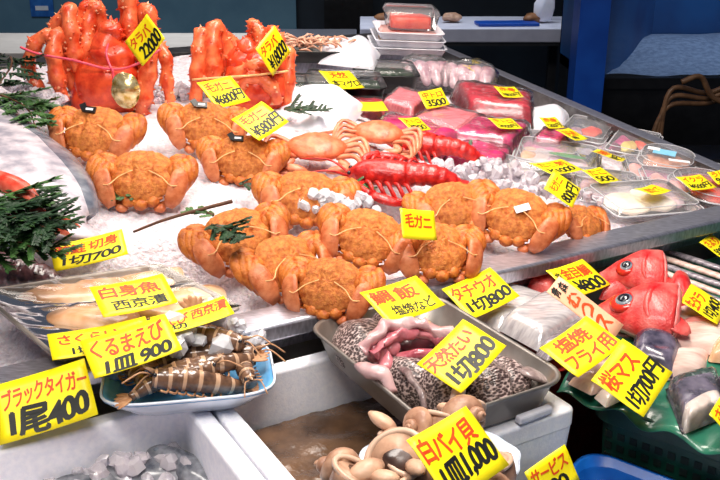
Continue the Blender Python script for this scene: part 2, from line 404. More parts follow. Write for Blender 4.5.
# aquarium
TX0, TX1, TY0, TY1, TZ = 1.04, 2.7, 3.98, 4.75, .86
t = thing('aquarium', 'large dark blue fish tank with a white sand bed, right of the blue pillar', 'aquarium', MP(((TX0 + TX1) / 2, (TY0 + TY1) / 2, 0)))
W = TX1 - TX0; D = TY1 - TY0
MB().box((0, 0, .43), (W, D - .06, .86)).build('tank_stand', 'black_plastic', t)
MB().box((0, 0, TZ - .02), (W, D, .05)).build('tank_base', 'black_plastic', t)
MB().box((-W / 2 + .26, .02, TZ + .5), (.015, .90, 1.0), Matrix.Rotation(rad(-30), 3, 'Z')).build('inner_pane', 'tank_back', t)
MB().box((0, D / 2 - .01, TZ + .5), (W, .02, 1.0)).build('back_pane', 'tank_back', t)
MB().box((0, -D / 2, TZ + .5), (W, .012, 1.0)).build('front_pane', 'glass', t)
MB().box((-W / 2 + .006, 0, TZ + .5), (.012, D, 1.0)).build('side_pane', 'tank_back', t)
sb = MB().grid(40, 14, lambda u, v: ((u - .5) * (W - .05), (v - .5) * (D - .06), TZ + .012 + .09 * sst(.05, .9, v) * (.1 + .9 * sst(.02, .22, u)) + .012 * noise.noise(Vector((u * 9, v * 7, 0)))), smooth=True)
sb.build('sand_bed', 'sand', t)
# hoses
hz = onZ(690, 95, .62)
t = MB()
for k in range(3):
    t.tube(lerp_path([(-.22 + .02 * k, -.01, -.10 - .03 * k), (-.16, -.0, .04 + .03 * k), (0, .02, .05 + .02 * k), (.14, 0, .1 + .03 * k), (.3, -.02, .08 + .04 * k)], 8), .010)
t.tube(lerp_path([(-.13, -.03, .14), (-.06, -.03, .16), (0, -.03, .08), (.12, -.03, .06), (.3, -.04, .16)], 8), .011)
stand = thing('hose_stand', 'low dark box under the brown hoses in front of the fish tank', 'box', MP((1.36, 3.5, 0)))
MB().box((0, 0, .325), (.55, .25, .65)).build('box_body', 'black_plastic', stand, bevel=.01)
hs = t.build('hose', 'hose', M=MP((1.36, 3.47, .80))); tag(hs, 'loose coil of brown hose lying in front of the fish tank stand', 'hose')

# ------------------------------------------------------------------ the refrigerated display case
case = thing('display_case', 'long stainless steel display case full of crushed ice, crabs and tuna', 'display case')
def prof(sections, a0, a1, fn):
    return MB().rings([[fn(a, *s) for s in sections] for a in (a0, a1)], smooth=False)
A0, A1, BD = -1.9, 1.265, 1.36
prof([(0, -.07), (0, -.004), (-.004, 0), (-.056, 0), (-.061, -.004), (-.063, -.027), (-.058, -.031), (-.03, -.031), (-.03, -.07)], A0, A1 + .06, AB).build('front_rim', 'steel', case, bevel=.002)
prof([(0, -.075), (0, -.002), (.008, 0), (.04, 0), (.048, -.004), (.05, -.16), (.044, -.16)], 0, 1, lambda k, s, h: AB(A1 + s, -.06 + k * (BD + .12), h)).build('side_rail', 'steel', case, bevel=.002)
prof([(0, -.09), (0, 0), (.06, 0), (.065, -.03), (.065, -.09)], A0, A1 + .05, lambda a, s, h: AB(a, BD + s, h)).build('back_rail', 'steel', case, bevel=.002)
prof([(.065, -.06), (.065, .03), (.13, .03), (.13, -.06)], A0, A1 - .05, lambda a, s, h: AB(a, BD + s, h)).build('back_shelf', 'steel_dark', case, bevel=.002)
m = MB(); m.add([AB(A0, -.02, -.075), AB(A1 + .04, -.02, -.075), AB(A1 + .04, BD, -.075), AB(A0, BD, -.075)], [(0, 1, 2, 3)], 0, False); m.build('bed_plate', 'steel_dark', case)
m = MB(); m.add([AB(A1 - .001, 0, 0), AB(A1 - .001, BD, 0), AB(A1 - .001, BD, -.075), AB(A1 - .001, 0, -.075)], [(0, 1, 2, 3)], 0, False); m.build('side_lining', 'steel_dark', case)
# body under the case: shell standing on the floor
m = MB()
def low(p): return Vector((p.x, p.y, 0))
c = [AB(A0, -.028, -.05), AB(A1 + .05, -.028, -.05), AB(A1 + .05, BD + .06, -.06), AB(A0, BD + .06, -.06)]
m.add(c + [low(x) for x in c], [(0, 1, 5, 4), (1, 2, 6, 5), (2, 3, 7, 6), (3, 0, 4, 7)], 0, False); m.build('case_body', 'steel_tray', case)

# bench in front carrying boxes and baskets
t = thing('front_bench', 'low dark bench in front of the case that carries the white boxes and green basket', 'bench', MA(.2, -.5, 0))
MB().box((0, 0, .62), (2.9, .8, .04)).build('bench_top', 'black_plastic', t)
for sx in (-1, 0, 1):
    for sy in (-1, 1): MB().box((sx * 1.35, sy * .34, .30), (.05, .05, .6)).build('leg', 'black_plastic', t)

# ------------------------------------------------------------------ crushed ice
def icev(u, v):
    a = -1.1 + u * (A1 + 1.1 - .004); b = .002 + v * (BD - .008)
    edge = sst(0, .03, v)
    n = noise.noise(Vector((a * 28, b * 28, 1))) * .005 + noise.noise(Vector((a * 80, b * 80, 5))) * .005 + noise.noise(Vector((a * 7, b * 7, 2))) * .006
    return AB(a, b, max(hice(a, b) + n * edge - .004, -.0745))
o = MB().grid(300, 170, icev).build('crushed_ice', 'ice_bed'); tag(o, 'bed of white crushed ice filling the display case', 'ice', None, 'stuff')

def ice_chunks(label, M, n, spread, size, seed, name='ice_cubes', m='ice', lift=.012):
    r = random.Random(seed); mb = MB()
    for i in range(n):
        x = r.gauss(0, .45) * spread[0]; y = r.gauss(0, .45) * spread[1]; s = size * r.uniform(.6, 1.3)
        e = math.hypot(x / spread[0], y / spread[1]); z = lift * max(0, 1.2 - e) * r.uniform(.4, 1.5) + s * .4
        R = Euler((r.random() * 6, r.random() * 6, r.random() * 6)).to_matrix(); st = len(mb.v)
        mb.ell((0, 0, 0), (s, s * r.uniform(.6, 1), s * r.uniform(.5, .9)), None, 7, 4); mb.bumpy(s * .5, 1.1 / s, r.random() * 50, st)
        mb.xf(Matrix.Translation((x, y, z)) @ R.to_4x4(), st)
    mb.sm = [False] * len(mb.f)
    return tag(mb.build(name, m, M=M), label, 'ice', None, 'stuff')
# ------------------------------------------------------------------ shared shapes
def pad(mb, p0, p1, wd, flat=.55, up=None, seg=10, n=7, mi=0, bend=(0, 0, 0), shape=None):
    p0 = Vector(p0); p1 = Vector(p1); bend = Vector(bend)
    shape = shape or [.35, .78, .97, 1, .93, .72, .3]
    path = [p0.lerp(p1, i / (n - 1)) + bend * (4 * (i / (n - 1)) * (1 - i / (n - 1))) for i in range(n)]
    mb.tube(path, [wd * s for s in shape], seg, flat, up, mi); return mb
def spikes(mb, n, size, seed, src=None):
    """little pointed tubercles over the faces built so far"""
    r = random.Random(seed); faces = [f for f in mb.f if len(f) == 4]
    for _ in range(n):
        f = r.choice(faces); c = sum((mb.v[i] for i in f), Vector()) / 4
        nn = (mb.v[f[1]] - mb.v[f[0]]).cross(mb.v[f[3]] - mb.v[f[0]])
        if nn.length < 1e-9: continue
        nn.normalize(); s = size * r.uniform(.6, 1.3); x, y = frame_of(nn)
        b = [c - nn * s * .2 + (x * cos(k * pi / 2.5) + y * sin(k * pi / 2.5)) * s * .55 for k in range(5)]
        mb.add(b + [c + nn * s], [(k, (k + 1) % 5, 5) for k in range(5)], r.choice((0, 0, 1)) if src else 0)
    return mb
def slab(name, quad, th, m, label=None, cat=None, group=None, h=-.03, z=None, p=3.0, n=14, amp=.0, freq=30, seed=0, parent=None, kind=None, lift=0):
    """a soft-edged block over four picture corners that lie on the case plane (or a level plane)"""
    W = [onT(x, y, h) if z is None else onZ(x, y, z) for x, y in quad]; up = UN if z is None else UZ
    c = sum(W, Vector()) / 4; W = [q - c for q in W]
    if cat is None and parent is not None: off = c - parent.matrix_world.translation
    def P(u, v): return W[0].lerp(W[1], u).lerp(W[3].lerp(W[2], u), v)
    def e(u): return (1 - abs(2 * u - 1) ** p)
    def top(u, v):
        q = P(u, v); k = (max(0, e(u)) * max(0, e(v))) ** .5
        return q + up * (th * k + lift) + up * amp * noise.noise(q * freq + Vector((seed, 0, 0))) * k
    mb = MB().grid(n, n, top).grid(n, n, lambda u, v: P(1 - u, v) + up * (lift - .0))
    if parent is not None:
        mb.xf(parent.matrix_world.inverted() @ Matrix.Translation(c)); return mb.build(name, m, parent)
    o = mb.build(name, m, M=Matrix.Translation(c))
    return tag(o, label, cat, group, kind)

# ------------------------------------------------------------------ hair crabs
def make_hair_crab():
    t = thing('hair_crab', '', 'crab', None, 'boiled hair crabs on the ice')
    N_, R_ = 64, 26
    def outline(th):
        x, y = cos(th), sin(th)
        r = (abs(x / .064) ** 2.5 + abs(y / .060) ** 2.5) ** (-1 / 2.5)
        if y < 0: r *= 1 - .10 * abs(x) * sst(0, .9, -y)
        return r * (1 + .022 * abs(sin(th * 11)))
    rs = []
    for i in range(R_ + 1):
        k = i / R_                                    # 0 belly rim .. 1 top
        ring = []
        for q in range(N_):
            th = 2 * pi * q / N_
            if k < .25: f = .82 + .18 * (k / .25); z = .006 + .014 * (k / .25)
            else:
                f = max(.012, 1 - ((k - .25) / .75) ** 1.3); z = .020 + .023 * (1 - f ** 3.0)
            r = outline(th) * f; p = Vector((r * cos(th), r * sin(th), z))
            if f < .97:
                g = abs(abs(p.x) - .020 - .10 * p.y ** 2 * 10); z2 = -.0035 * math.exp(-(g / .005) ** 2) * (1 - f) * 3
                z2 += .0035 * noise.noise(Vector((p.x * 60, p.y * 60, 2))) - .003 * math.exp(-((p.y - .008) / .005) ** 2) * sst(.02, .05, abs(p.x))
                p.z += z2
            p += Vector((noise.noise(p * 230), noise.noise(p * 230 + Vector((5, 0, 0))), noise.noise(p * 260 + Vector((0, 7, 0))))) * .0024
            ring.append(p)
        rs.append(ring)
    c = MB().rings(rs); c.build('carapace', 'crab', t)
    a = MB()
    for i in (-1, 0, 1): a.ell((i * .023, -.061 + .007 * abs(i), .015), (.0155, .013, .012), None, 14, 10)
    a.bumpy(.0012, 140, 3).build('abdomen', 'crab_leg', t)
    e = MB().tube(lerp_path([(-.043, -.046, .017), (-.02, -.0565, .020), (0, -.0595, .021), (.02, -.0565, .020), (.043, -.046, .017)], 5), .0036, 8).bumpy(.001, 150).build('shell_margin', 'crab_leg', t)
    for s in (-1, 1):
        for k in range(4):
            mb = MB(); J = (s * .050, -.006 + .016 * k, .010); K = (s * (.066 + .0085 * k), .022 + .009 * k, .034 - .006 * k)
            E = (s * (.067 + .0085 * k), -.052 + .013 * k, .004)
            pad(mb, J, K, .012, .8)
            pad(mb, K, E, .0125, .95, up=(s * .5, -.5, .7), bend=(s * .010, 0, .008), shape=[.5, .82, .98, 1, .95, .78, .4])
            pad(mb, E, (s * (.036 + .008 * k), -.052 + .014 * k, .001), .007, .8)
            mb.bumpy(.0014, 170, k + s).build('leg', 'crab_leg', t)
        mb = MB(); pad(mb, (s * .080, .012, .036), (s * .056, -.066, .012), .0205, .40, up=(s * .35, -.45, .8), bend=(s * .005, -.004, .007), shape=[.45, .84, 1, 1, .96, .80, .42], n=7, seg=16)
        pad(mb, (s * .050, -.064, .008), (s * .026, -.066, .004), .010, .8)
        mb.bumpy(.0012, 150, 7 + s).build('claw', 'crab_pad', t)
        st = MB().tube(lerp_path([(s * .016, .0, .047), (s * .042, -.014, .046), (s * .062, -.034, .047), (s * .086, -.020, .028)], 4), .0011, 5)
        st.build('rubber_band', 'pale_string', t)
    return t
crab0 = make_hair_crab()
def claw_tag(c):
    k = MB().box((-.012, .036, .044), (.026, .014, .005)).box((-.028, .042, .043), (.014, .018, .004), Matrix.Rotation(.6, 3, 'Z')).build('claw_tag', 'black_band', c)
    l = MB().box((-.012, .036, .047), (.016, .005, .001)).build('tag_print', 'label_white', k)
# picture x, y of the shell's middle; yaw, pitch, roll; size; raised; black tag; label
CR = [
 (97, 132, -8, 34, 0, 1.0, .02, 1, 'hair crab with a black tag directly below the left king crab'),
 (143, 178, 6, 34, 0, 1.06, 0, 0, 'hair crab lying alone on the ice beside the silver salmon, no tag on it'),
 (205, 125, 10, 34, 6, .96, .02, 1, 'hair crab under the 6800 card, below the right king crab'),
 (243, 158, 0, 34, 0, .98, .0, 1, 'hair crab under the 5800 card with a black tag'),
 (306, 195, 4, 28, 4, 1.0, 0, 0, 'hair crab behind the pile, right of the white ice, with ice cubes at its feet'),
 (238, 235, 32, 26, -12, .98, 0, 0, 'hair crab under the long cedar twig at the left end of the pile'),
 (284, 262, 38, 30, 0, .95, .012, 0, 'hair crab second from the left in the front pile, above the steel rim'),
 (331, 283, -12, 36, -4, .86, .012, 0, 'hair crab lowest in the front pile, touching the steel rim'),
 (368, 243, -18, 30, 10, .92, .012, 0, 'hair crab in the pile left of the small upright yellow card'),
 (433, 256, 14, 26, 4, .95, .008, 0, 'hair crab at the right end of the pile, just below the small upright card'),
 (452, 204, 22, 26, -8, .95, .016, 0, 'hair crab right of the small upright card, directly below the heap of ice cubes'),
 (516, 222, -28, 34, 6, .98, .016, 0, 'hair crab with a small white clip label on its shell'),
 (580, 219, 28, 26, 10, .72, .02, 0, 'smallest hair crab, rightmost, tucked below the card reading 800'),
]
for i, (x, y, yw, pt, rl, s, dh, tg, lab) in enumerate(CR):
    pt += 6; s *= (.86 if i in (1, 3) else .93); y -= (7 if i < 4 else 13 if i in (8, 9, 11) else 4)
    M = MT(x, y + 10, None, yw, pt, rl, s, dh + s * .05 * sin(rad(pt)) + (.026 if i in (8, 9, 11) else .014 if i in (7, 12) else 0))
    if i == 0: crab0.matrix_world = M; crab0['label'] = lab; cc = crab0
    else: cc = dup(crab0, M, lab)
    if tg: CR[i] = CR[i] + (cc,)
    if i == 11:
        k = MB().box((.012, .006, .047), (.032, .016, .002), euler3(40, 0, 6)).build('clip_label', 'label_white', cc)
for c_ in CR:
    if len(c_) > 9: claw_tag(c_[9])

# ------------------------------------------------------------------ king crabs
def king_crab(base, sx, label, body, legs, strings, bx, zb):
    p = onT(base[0], base[1], zb); t = thing('king_crab', label, 'crab', MP(p), 'king crabs standing at the back of the ice')
    def K(x, y, d=0): return Vector(((x - base[0]) * sx, d, (base[1] - y) * sx * .97))
    m = MB()
    for (x, y, hw, hh, d, dd) in body: m.ell(K(x, y, d), (hw * sx, dd, hh * sx * 1.05), None, 24, 16)
    m.bumpy(.010, 24, base[0]); spikes(m, 110, .009, base[0], 1); m.build('body_shell', ['king_red', 'king_orange'], t, sub=0)
    for j, (pts, r) in enumerate(legs):
        path = lerp_path([K(*q) for q in pts], 5); n = len(path)
        rad_ = [r * (1 + .14 * cos(i / 5 * 2 * pi)) * (1 if i < n - 6 else 1 - .35 * (i - n + 6) / 6) for i in range(n)]
        m = MB().tube(path, rad_, 12); m.bumpy(.003, 60, j); spikes(m, 60, .0075, j, 1)
        m.build('leg', ['king_orange', 'king_white'], t)
    for pts in strings:
        MB().tube(lerp_path([K(*q) for q in pts], 6), .0028, 6).build('string', 'pink_string' if base[0] < 200 else 'pale_string', t)
    return t, K
kc, K1 = king_crab((112, 108), .00245, 'left king crab, bound with pink string, a gold seal on its front',
  [(114, 80, 33, 28, -.03, .06), (108, 96, 36, 20, -.01, .06), (128, 92, 26, 26, -.01, .055), (120, 58, 22, 20, -.03, .045), (117, 42, 15, 16, -.03, .035), (122, 30, 13, 10, -.03, .028), (110, 62, 20, 14, .0, .05)],
  [([(80, 88, -.01), (66, 60, -.02), (62, 34, -.03), (48, 42, -.035), (40, 64, -.04), (47, 84, -.045), (45, 106, -.05)], .0165),
   ([(88, 86, .0), (76, 60, .0), (70, 33, -.03), (67, 50, -.05), (69, 74, -.055), (72, 97, -.055)], .019),
   ([(92, 76, .02), (86, 40, .02), (80, 10, .0), (82, 30, -.02), (84, 52, -.025), (86, 70, -.02)], .0185),
   ([(84, 60, .05), (66, 34, .04), (76, 12, .035), (62, 26, .03), (54, 46, .03)], .016),
   ([(98, 70, .04), (104, 32, .04), (103, 9, .03), (95, 24, .02), (93, 46, .0), (90, 62, .0)], .0175),
   ([(92, 52, .06), (88, 24, .06), (99, 7, .05), (90, 10, .045), (84, 22, .045)], .015),
   ([(124, 60, .03), (130, 30, .03), (133, 4, .02), (138, -3, .015), (137, 24, .0), (138, 44, -.01)], .018),
   ([(134, 66, .02), (146, 36, .03), (150, 12, .02), (156, 14, .01), (157, 36, .0), (160, 58, -.01)], .0175),
   ([(140, 90, -.02), (152, 62, -.02), (163, 44, -.02), (172, 56, -.03), (172, 78, -.04), (175, 98, -.045)], .0155),
   ([(146, 56, -.02), (156, 50, -.03), (155, 72, -.05), (150, 94, -.055), (147, 108, -.055)], .021)],
  [[(40, 42, -.075), (58, 48, -.085), (90, 53, -.095), (126, 62, -.095), (150, 57, -.09), (170, 45, -.065)], [(126, 62, -.097), (120, 48, -.075), (122, 36, -.05)], [(127, 62, -.098), (128, 80, -.1), (133, 90, -.1)]], None, .035)
sd = MB().tube([K1(139, 81, -.112) + Vector((0, k * .004, 0)) for k in range(2)], .033, 22, 1.25).bumpy(.003, 50, 2)
sd.build('gold_seal', 'gold_foil', kc)
kc2, K2 = king_crab((250, 106), .0024, 'right king crab with a cedar sprig in front, standing beside the white ice bag',
  [(262, 84, 32, 22, -.03, .06), (258, 100, 34, 18, -.02, .06), (264, 62, 26, 16, -.03, .05), (244, 56, 16, 16, -.02, .04), (250, 44, 14, 10, -.02, .03), (240, 78, 14, 22, -.03, .04)],
  [([(232, 92, -.01), (216, 62, -.01), (206, 28, -.02), (203, 44, -.04), (201, 66, -.05), (197, 96, -.055)], .021),
   ([(236, 84, .01), (230, 54, .01), (218, 22, -.01), (216, 40, -.035), (216, 62, -.04), (214, 92, -.045)], .022),
   ([(240, 70, .03), (236, 44, .03), (226, 34, .02), (227, 54, .0), (224, 80, -.02)], .017),
   ([(252, 56, .02), (256, 34, .01), (258, 20, .0), (264, 28, -.01), (262, 46, -.03)], .0165),
   ([(266, 58, .03), (274, 40, .02), (276, 27, .01), (283, 36, .0), (284, 58, -.02)], .0165),
   ([(276, 70, .01), (286, 50, .0), (293, 48, -.01), (293, 74, -.04), (290, 104, -.045)], .0165),
   ([(240, 96, -.05), (244, 80, -.07), (258, 68, -.08), (276, 78, -.08), (282, 96, -.07)], .0175),
   ([(232, 78, -.05), (242, 66, -.075), (262, 56, -.075), (280, 64, -.07)], .015)],
  [[(196, 72, -.07), (230, 68, -.09), (262, 65, -.1), (294, 63, -.07)]], None, .03)

# ------------------------------------------------------------------ cedar and twigs
def cedar(label, M, length, width, seed, m='cedar', n=9, droop=.1, group='green cedar sprigs on the ice'):
    r = random.Random(seed); t = thing('cedar_sprig', label, 'greenery', M, group)
    stem = [Vector((length * i / 8, length * .06 * sin(i * .6 + seed), -droop * length * (i / 8) ** 2 + .006)) for i in range(9)]
    MB().tube(stem, [.0028 - .00022 * i for i in range(9)], 6).build('stem', 'twig', t)
    mb = MB()
    for k in range(n):
        u = (k + .6) / n; b = stem[min(8, int(u * 8))]
        for s in (-1, 1):
            L = width * (1 - .55 * u) * r.uniform(.7, 1.15); d = Vector((.75, s * .9, r.uniform(-.25, .5))).normalized()
            for q in range(7):
                f = (q + 1) / 7; c = b + d * L * f
                for s2 in (-1, 0, 1):
                    dd = (d + Vector((.25, s2 * .9, r.uniform(-.3, .3)))).normalized(); e = c + dd * L * .34 * (1.15 - .6 * f)
                    mb.tube([c - d * L * .05, c.lerp(e, .5), e], [.002, .0032, .0008], 4, .5, smooth=False)
    mb.build('needles', m, t); return t

# ------------------------------------------------------------------ salmon on the left
def loft_path(path, hw, hh, seg=20, up=UZ, mi=0):
    rs = []
    for i, p in enumerate(path):
        d = (path[min(i + 1, len(path) - 1)] - path[max(i - 1, 0)]).normalized(); x = d.cross(up).normalized(); u = x.cross(d)
        rs.append([p + x * hw[i] * cos(2 * pi * k / seg) + u * hh[i] * sin(2 * pi * k / seg) for k in range(seg)])
    return MB().rings(rs, mi)
fish = thing('whole_salmon', 'whole silver salmon lying on the ice along the left edge', 'fish')
def ice_at(x, y, d): 
    return onT(x, y, hice_px(x, y) + d)
pp = [ice_at(*q) for q in ((-66, 100, .046), (-42, 118, .05), (-12, 142, .052), (24, 176, .046), (56, 206, .038), (82, 232, .028), (104, 254, .018))]
path = []
for i in range(len(pp) - 1):
    pass
path = lerp_path(pp, 4); n = len(path)
def prof_(i, a): 
    u = i / (n - 1); return a * (1 - .80 * sst(.45, 1.0, u))
m = loft_path(path, [prof_(i, .108) for i in range(n)], [prof_(i, .042) for i in range(n)], 26, UN, lambda q, j: 1 if 9 <= j <= 14 else 0)
m.bumpy(.004, 14).build('body', ['salmon_skin', 'salmon_back'], fish)
e = path[-1]; dr = (path[-1] - path[-3]).normalized(); xx = dr.cross(UN).normalized()
MB().add([e - xx * .018, e + xx * .018, e + dr * .075 + xx * .07, e + dr * .05, e + dr * .075 - xx * .06], [(0, 1, 2, 3), (0, 3, 4)]).build('tail_fin', 'salmon_back', fish, solid=.004)
f0 = ice_at(38, 216, .045)
MB().add([f0, f0 + dr * .03 - xx * .004, f0 + dr * .07 + xx * .05 + UN * .0, f0 + dr * .03 + xx * .045], [(0, 1, 2, 3)]).build('pelvic_fin', 'prawn_red', fish, solid=.003)
# red prawn under the cedar
rp = thing('red_prawn', 'red prawn half hidden under the cedar on the salmon', 'prawn', mk(ice_at(10, 192, .125), RT @ euler3(-35, 0, 0)))
MB().tube(lerp_path([(-.06, 0, 0), (-.02, 0, .012), (.03, 0, .008), (.07, 0, -.002)], 6), [.008 + .010 * sin(pi * i / 19) for i in range(19)], 10).bumpy(.002, 60).build('body', 'prawn_red', rp)
ri = rp.matrix_world.inverted()
for pts in (((26, 206, .135), (46, 213, .125), (62, 219, .105), (80, 227, .085)), ((28, 210, .13), (46, 219, .115), (58, 228, .10), (71, 236, .08))):
    MB().tube(lerp_path([ri @ ice_at(*q) for q in pts], 5), [.005] * 6 + [.0065] * 5 + [.006, .005, .004, .003, .0015], 7).build('long_claw', 'prawn_red', rp)
def cpos(x, y, d, yaw, pitch=0, roll=0): return mk(ice_at(x, y, d), RT @ euler3(yaw, pitch, roll))
cedar('dark cedar bough at the left edge above the salmon', cpos(4, 60, .10, -70), .30, .10, 1, 'cedar_dark', 12)
cedar('cedar sprig tucked between the salmon and the left king crab', cpos(30, 112, .03, -25), .12, .05, 2, 'cedar', 8)
cedar('large cedar bough lying across the salmon at the left edge', cpos(-18, 195, .125, -38, 0, 0), .15, .105, 3, 'cedar', 14)
cedar('cedar sprig trailing down the salmon below the large bough', cpos(-28, 232, .12, -22, 0, 0), .11, .06, 4, 'cedar', 10)
cedar('cedar spray in the middle of the pile of green over the salmon', cpos(-12, 208, .13, -30, 0, 0), .13, .09, 16, 'cedar_dark', 13)
cedar('lowest cedar spray at the left edge above the dark shellfish', cpos(-16, 246, .10, -4, 0, 0), .12, .07, 17, 'cedar', 12)
cedar('upright cedar spray at the top left edge', cpos(2, 96, .09, -50), .20, .09, 18, 'cedar', 12)
cedar('small dark sprig at the far left corner of the salmon bough', cpos(-8, 212, .12, -8, 0, 0), .12, .085, 14, 'cedar_dark', 10)
cedar('cedar sprig lying on the ice below the lone hair crab', cpos(146, 196, .015, 195), .07, .028, 5, 'cedar', 7)
tw = thing('cedar_twig', 'long bare cedar twig reaching from the ice over the left crab of the pile', 'greenery', cpos(232, 204, .075, 206, 0, 0), 'green cedar sprigs on the ice')
MB().tube(lerp_path([(0, 0, .005), (.06, .006, 0), (.12, .002, -.012), (.17, -.006, -.03)], 5), [.0035 - .0001 * i for i in range(16)], 6).build('stem', 'twig', tw)
cedar('feathery cedar sprig hanging over the left crab of the pile', cpos(212, 228, .075, -40), .07, .05, 6, 'cedar_dark', 9)
cedar('cedar tip at the lower end of the long twig', cpos(176, 242, .03, 190), .07, .032, 7, 'cedar', 8)
cedar('cedar tip above the middle of the long twig', cpos(214, 218, .07, 160), .055, .025, 15, 'cedar', 6)
cedar('cedar sprig standing in front of the right king crab', mk(onT(222, 88, .06), euler3(75, -70, 0)), .12, .035, 8, 'cedar_dark', 8)
cedar('dark cedar sprig between the right king crab and the white ice bag', cpos(284, 112, .03, 20), .11, .05, 9, 'cedar_dark', 9)
cedar('cedar sprig behind the tail of the rear lobster', cpos(466, 152, .03, 20), .07, .035, 10, 'cedar', 7)
cedar('cedar sprig lying between the pile and the front lobster', cpos(344, 186, .03, -10), .06, .03, 11, 'cedar', 7)
cedar('cedar sprig between the two rightmost crabs and the rim', cpos(462, 244, .03, 150), .07, .035, 12, 'cedar_dark', 8)
cedar('small sprig on the white ice above the left crab of the pile', cpos(240, 186, .02, -30), .04, .02, 13, 'cedar_dark', 6)

# dark spiny shellfish at the left edge
ab_ = MB()
L = [Vector((-.09 + .018 * i, 0, .012 * sin(pi * i / 10))) for i in range(11)]
ab_.tube(lerp_path(L, 3), [(.010 + .024 * sin(pi * min(1, (i + 4) / 34))) * (1 + .16 * (1 if i % 3 == 0 else -.3)) for i in range(31)], 18, .7).bumpy(.003, 90)
st_ = MB()
for k in range(6): st_.box((-.075 + .026 * k, -.012, .025), (.004, .014, .004), euler3(10, 20, 0))
sn = thing('lobster_tail', 'dark purple ribbed shellfish at the left edge above the wrapped tray', 'shellfish', cpos(8, 276, .075, -6, 0, 0))
ab_.build('shell', 'abalone', sn); st_.build('pale_rib', 'label_white', sn)

# ------------------------------------------------------------------ lobsters and flat crabs
def lobster(M, label, s=1):
    t = thing('lobster', label, 'lobster', M, 'red lobsters on the ice')
    MB().tube(lerp_path([(-.11, 0, .012), (-.08, 0, .022), (-.04, 0, .026), (0, 0, .026)], 5), [.008, .012, .017, .021, .024, .026, .027, .028, .0285, .029, .029, .029, .0285, .028, .027, .026], 16, .85).bumpy(.0028, 80).build('carapace', 'lobster', t)
    P = lerp_path([(.0, 0, .026), (.04, 0, .03), (.075, 0, .024), (.1, 0, .008)], 8); n = len(P)
    MB().tube(P, [(.0275 - .009 * i / n) * (1 + .16 * (((i / 4) % 1) - .5)) for i in range(n)], 16, .85).build('tail', 'lobster', t)
    f = MB()
    for k in range(-2, 3): pad(f, (.098, .004 * k, .008), (.132 - .006 * abs(k), .020 * k, .0), .0125, .25, up=(0, 0, 1))
    f.build('tail_fan', 'lobster', t)
    for s_ in (-1, 1):
        for k in range(5):
            x = -.075 + .018 * k
            MB().tube(lerp_path([(x, s_ * .02, .014), (x + .01, s_ * .05, .030), (x + .03, s_ * .066, .006), (x + .045, s_ * .06, .0)], 4), .0042, 7).build('leg', 'lobster', t)
        c = MB(); c.tube(lerp_path([(-.07, s_ * .02, .012), (-.085, s_ * .05, .022), (-.06, s_ * .075, .02)], 4), [.006 + .0003 * i for i in range(9)], 8)
        pad(c, (-.064, s_ * .072, .02), (.0, s_ * .082, .01), .012, .7); pad(c, (-.02, s_ * .074, .014), (.012, s_ * .068, .008), .006, .7)
        c.build('claw', 'lobster', t)
        MB().tube(lerp_path([(-.11, s_ * .006, .014), (-.15, s_ * .02, .03), (-.21, s_ * .03, .02)], 6), [.0032 - .0002 * i for i in range(13)], 6).build('antenna', 'lobster', t)
        MB().ell((-.108, s_ * .010, .024), (.004, .004, .004), None, 10, 6).build('eye', 'eye_dark', t)
    return t
lobster(MT(405, 186, None, -6, 10, 0, 1.05, .026), 'front red lobster with its tail to the right, above the small upright card')
lobster(MT(434, 156, None, -14, 6, 0, 1.0, .03), 'rear red lobster partly under ice cubes, behind the front lobster')
def flat_crab(M, label):
    t = thing('snow_crab', label, 'crab', M, 'pale orange flat crabs')
    MB().ell((0, 0, .024), (.068, .05, .022), None, 32, 16, fn=lambda p: Vector((p.x * (1 - .25 * sst(0, .05, p.y)), p.y, p.z))).bumpy(.002, 70).build('carapace', 'snow_crab', t)
    for s_ in (-1, 1):
        for k in range(4):
            y = -.03 + .015 * k
            MB().tube(lerp_path([(s_ * .045, y, .016), (s_ * (.085 + .006 * k), y - .02 + .012 * k, .03), (s_ * (.10 + .004 * k), y - .055, .008), (s_ * .055, y - .065, .0)], 4), [.0085 - .0004 * i for i in range(13)], 8, .7).build('leg', 'snow_leg', t)
        c = MB(); pad(c, (s_ * .05, -.035, .014), (s_ * .07, -.065, .012), .011); pad(c, (s_ * .07, -.065, .012), (s_ * .02, -.075, .006), .012, .7); c.build('claw', 'snow_leg', t)
    return t
flat_crab(MT(316, 156, None, 4, 10, 0, .95, .02), 'pale orange flat crab behind the crab pile, right of the 5800 card')
flat_crab(MT(378, 140, None, -10, 10, 0, .85, .03), 'pale orange flat crab behind the lobsters, at the end of the tuna')
o = MB().tube(lerp_path([tuple(onT(x, y, h)) for x, y, h in ((318, 134, .05), (345, 131, .075), (375, 136, .075), (402, 146, .06))], 6), [.004 + .0001 * i for i in range(19)], 6).build('crab_leg', 'snow_leg'); tag(o, 'long thin loose orange leg lying over the rear flat crab', 'crab leg')

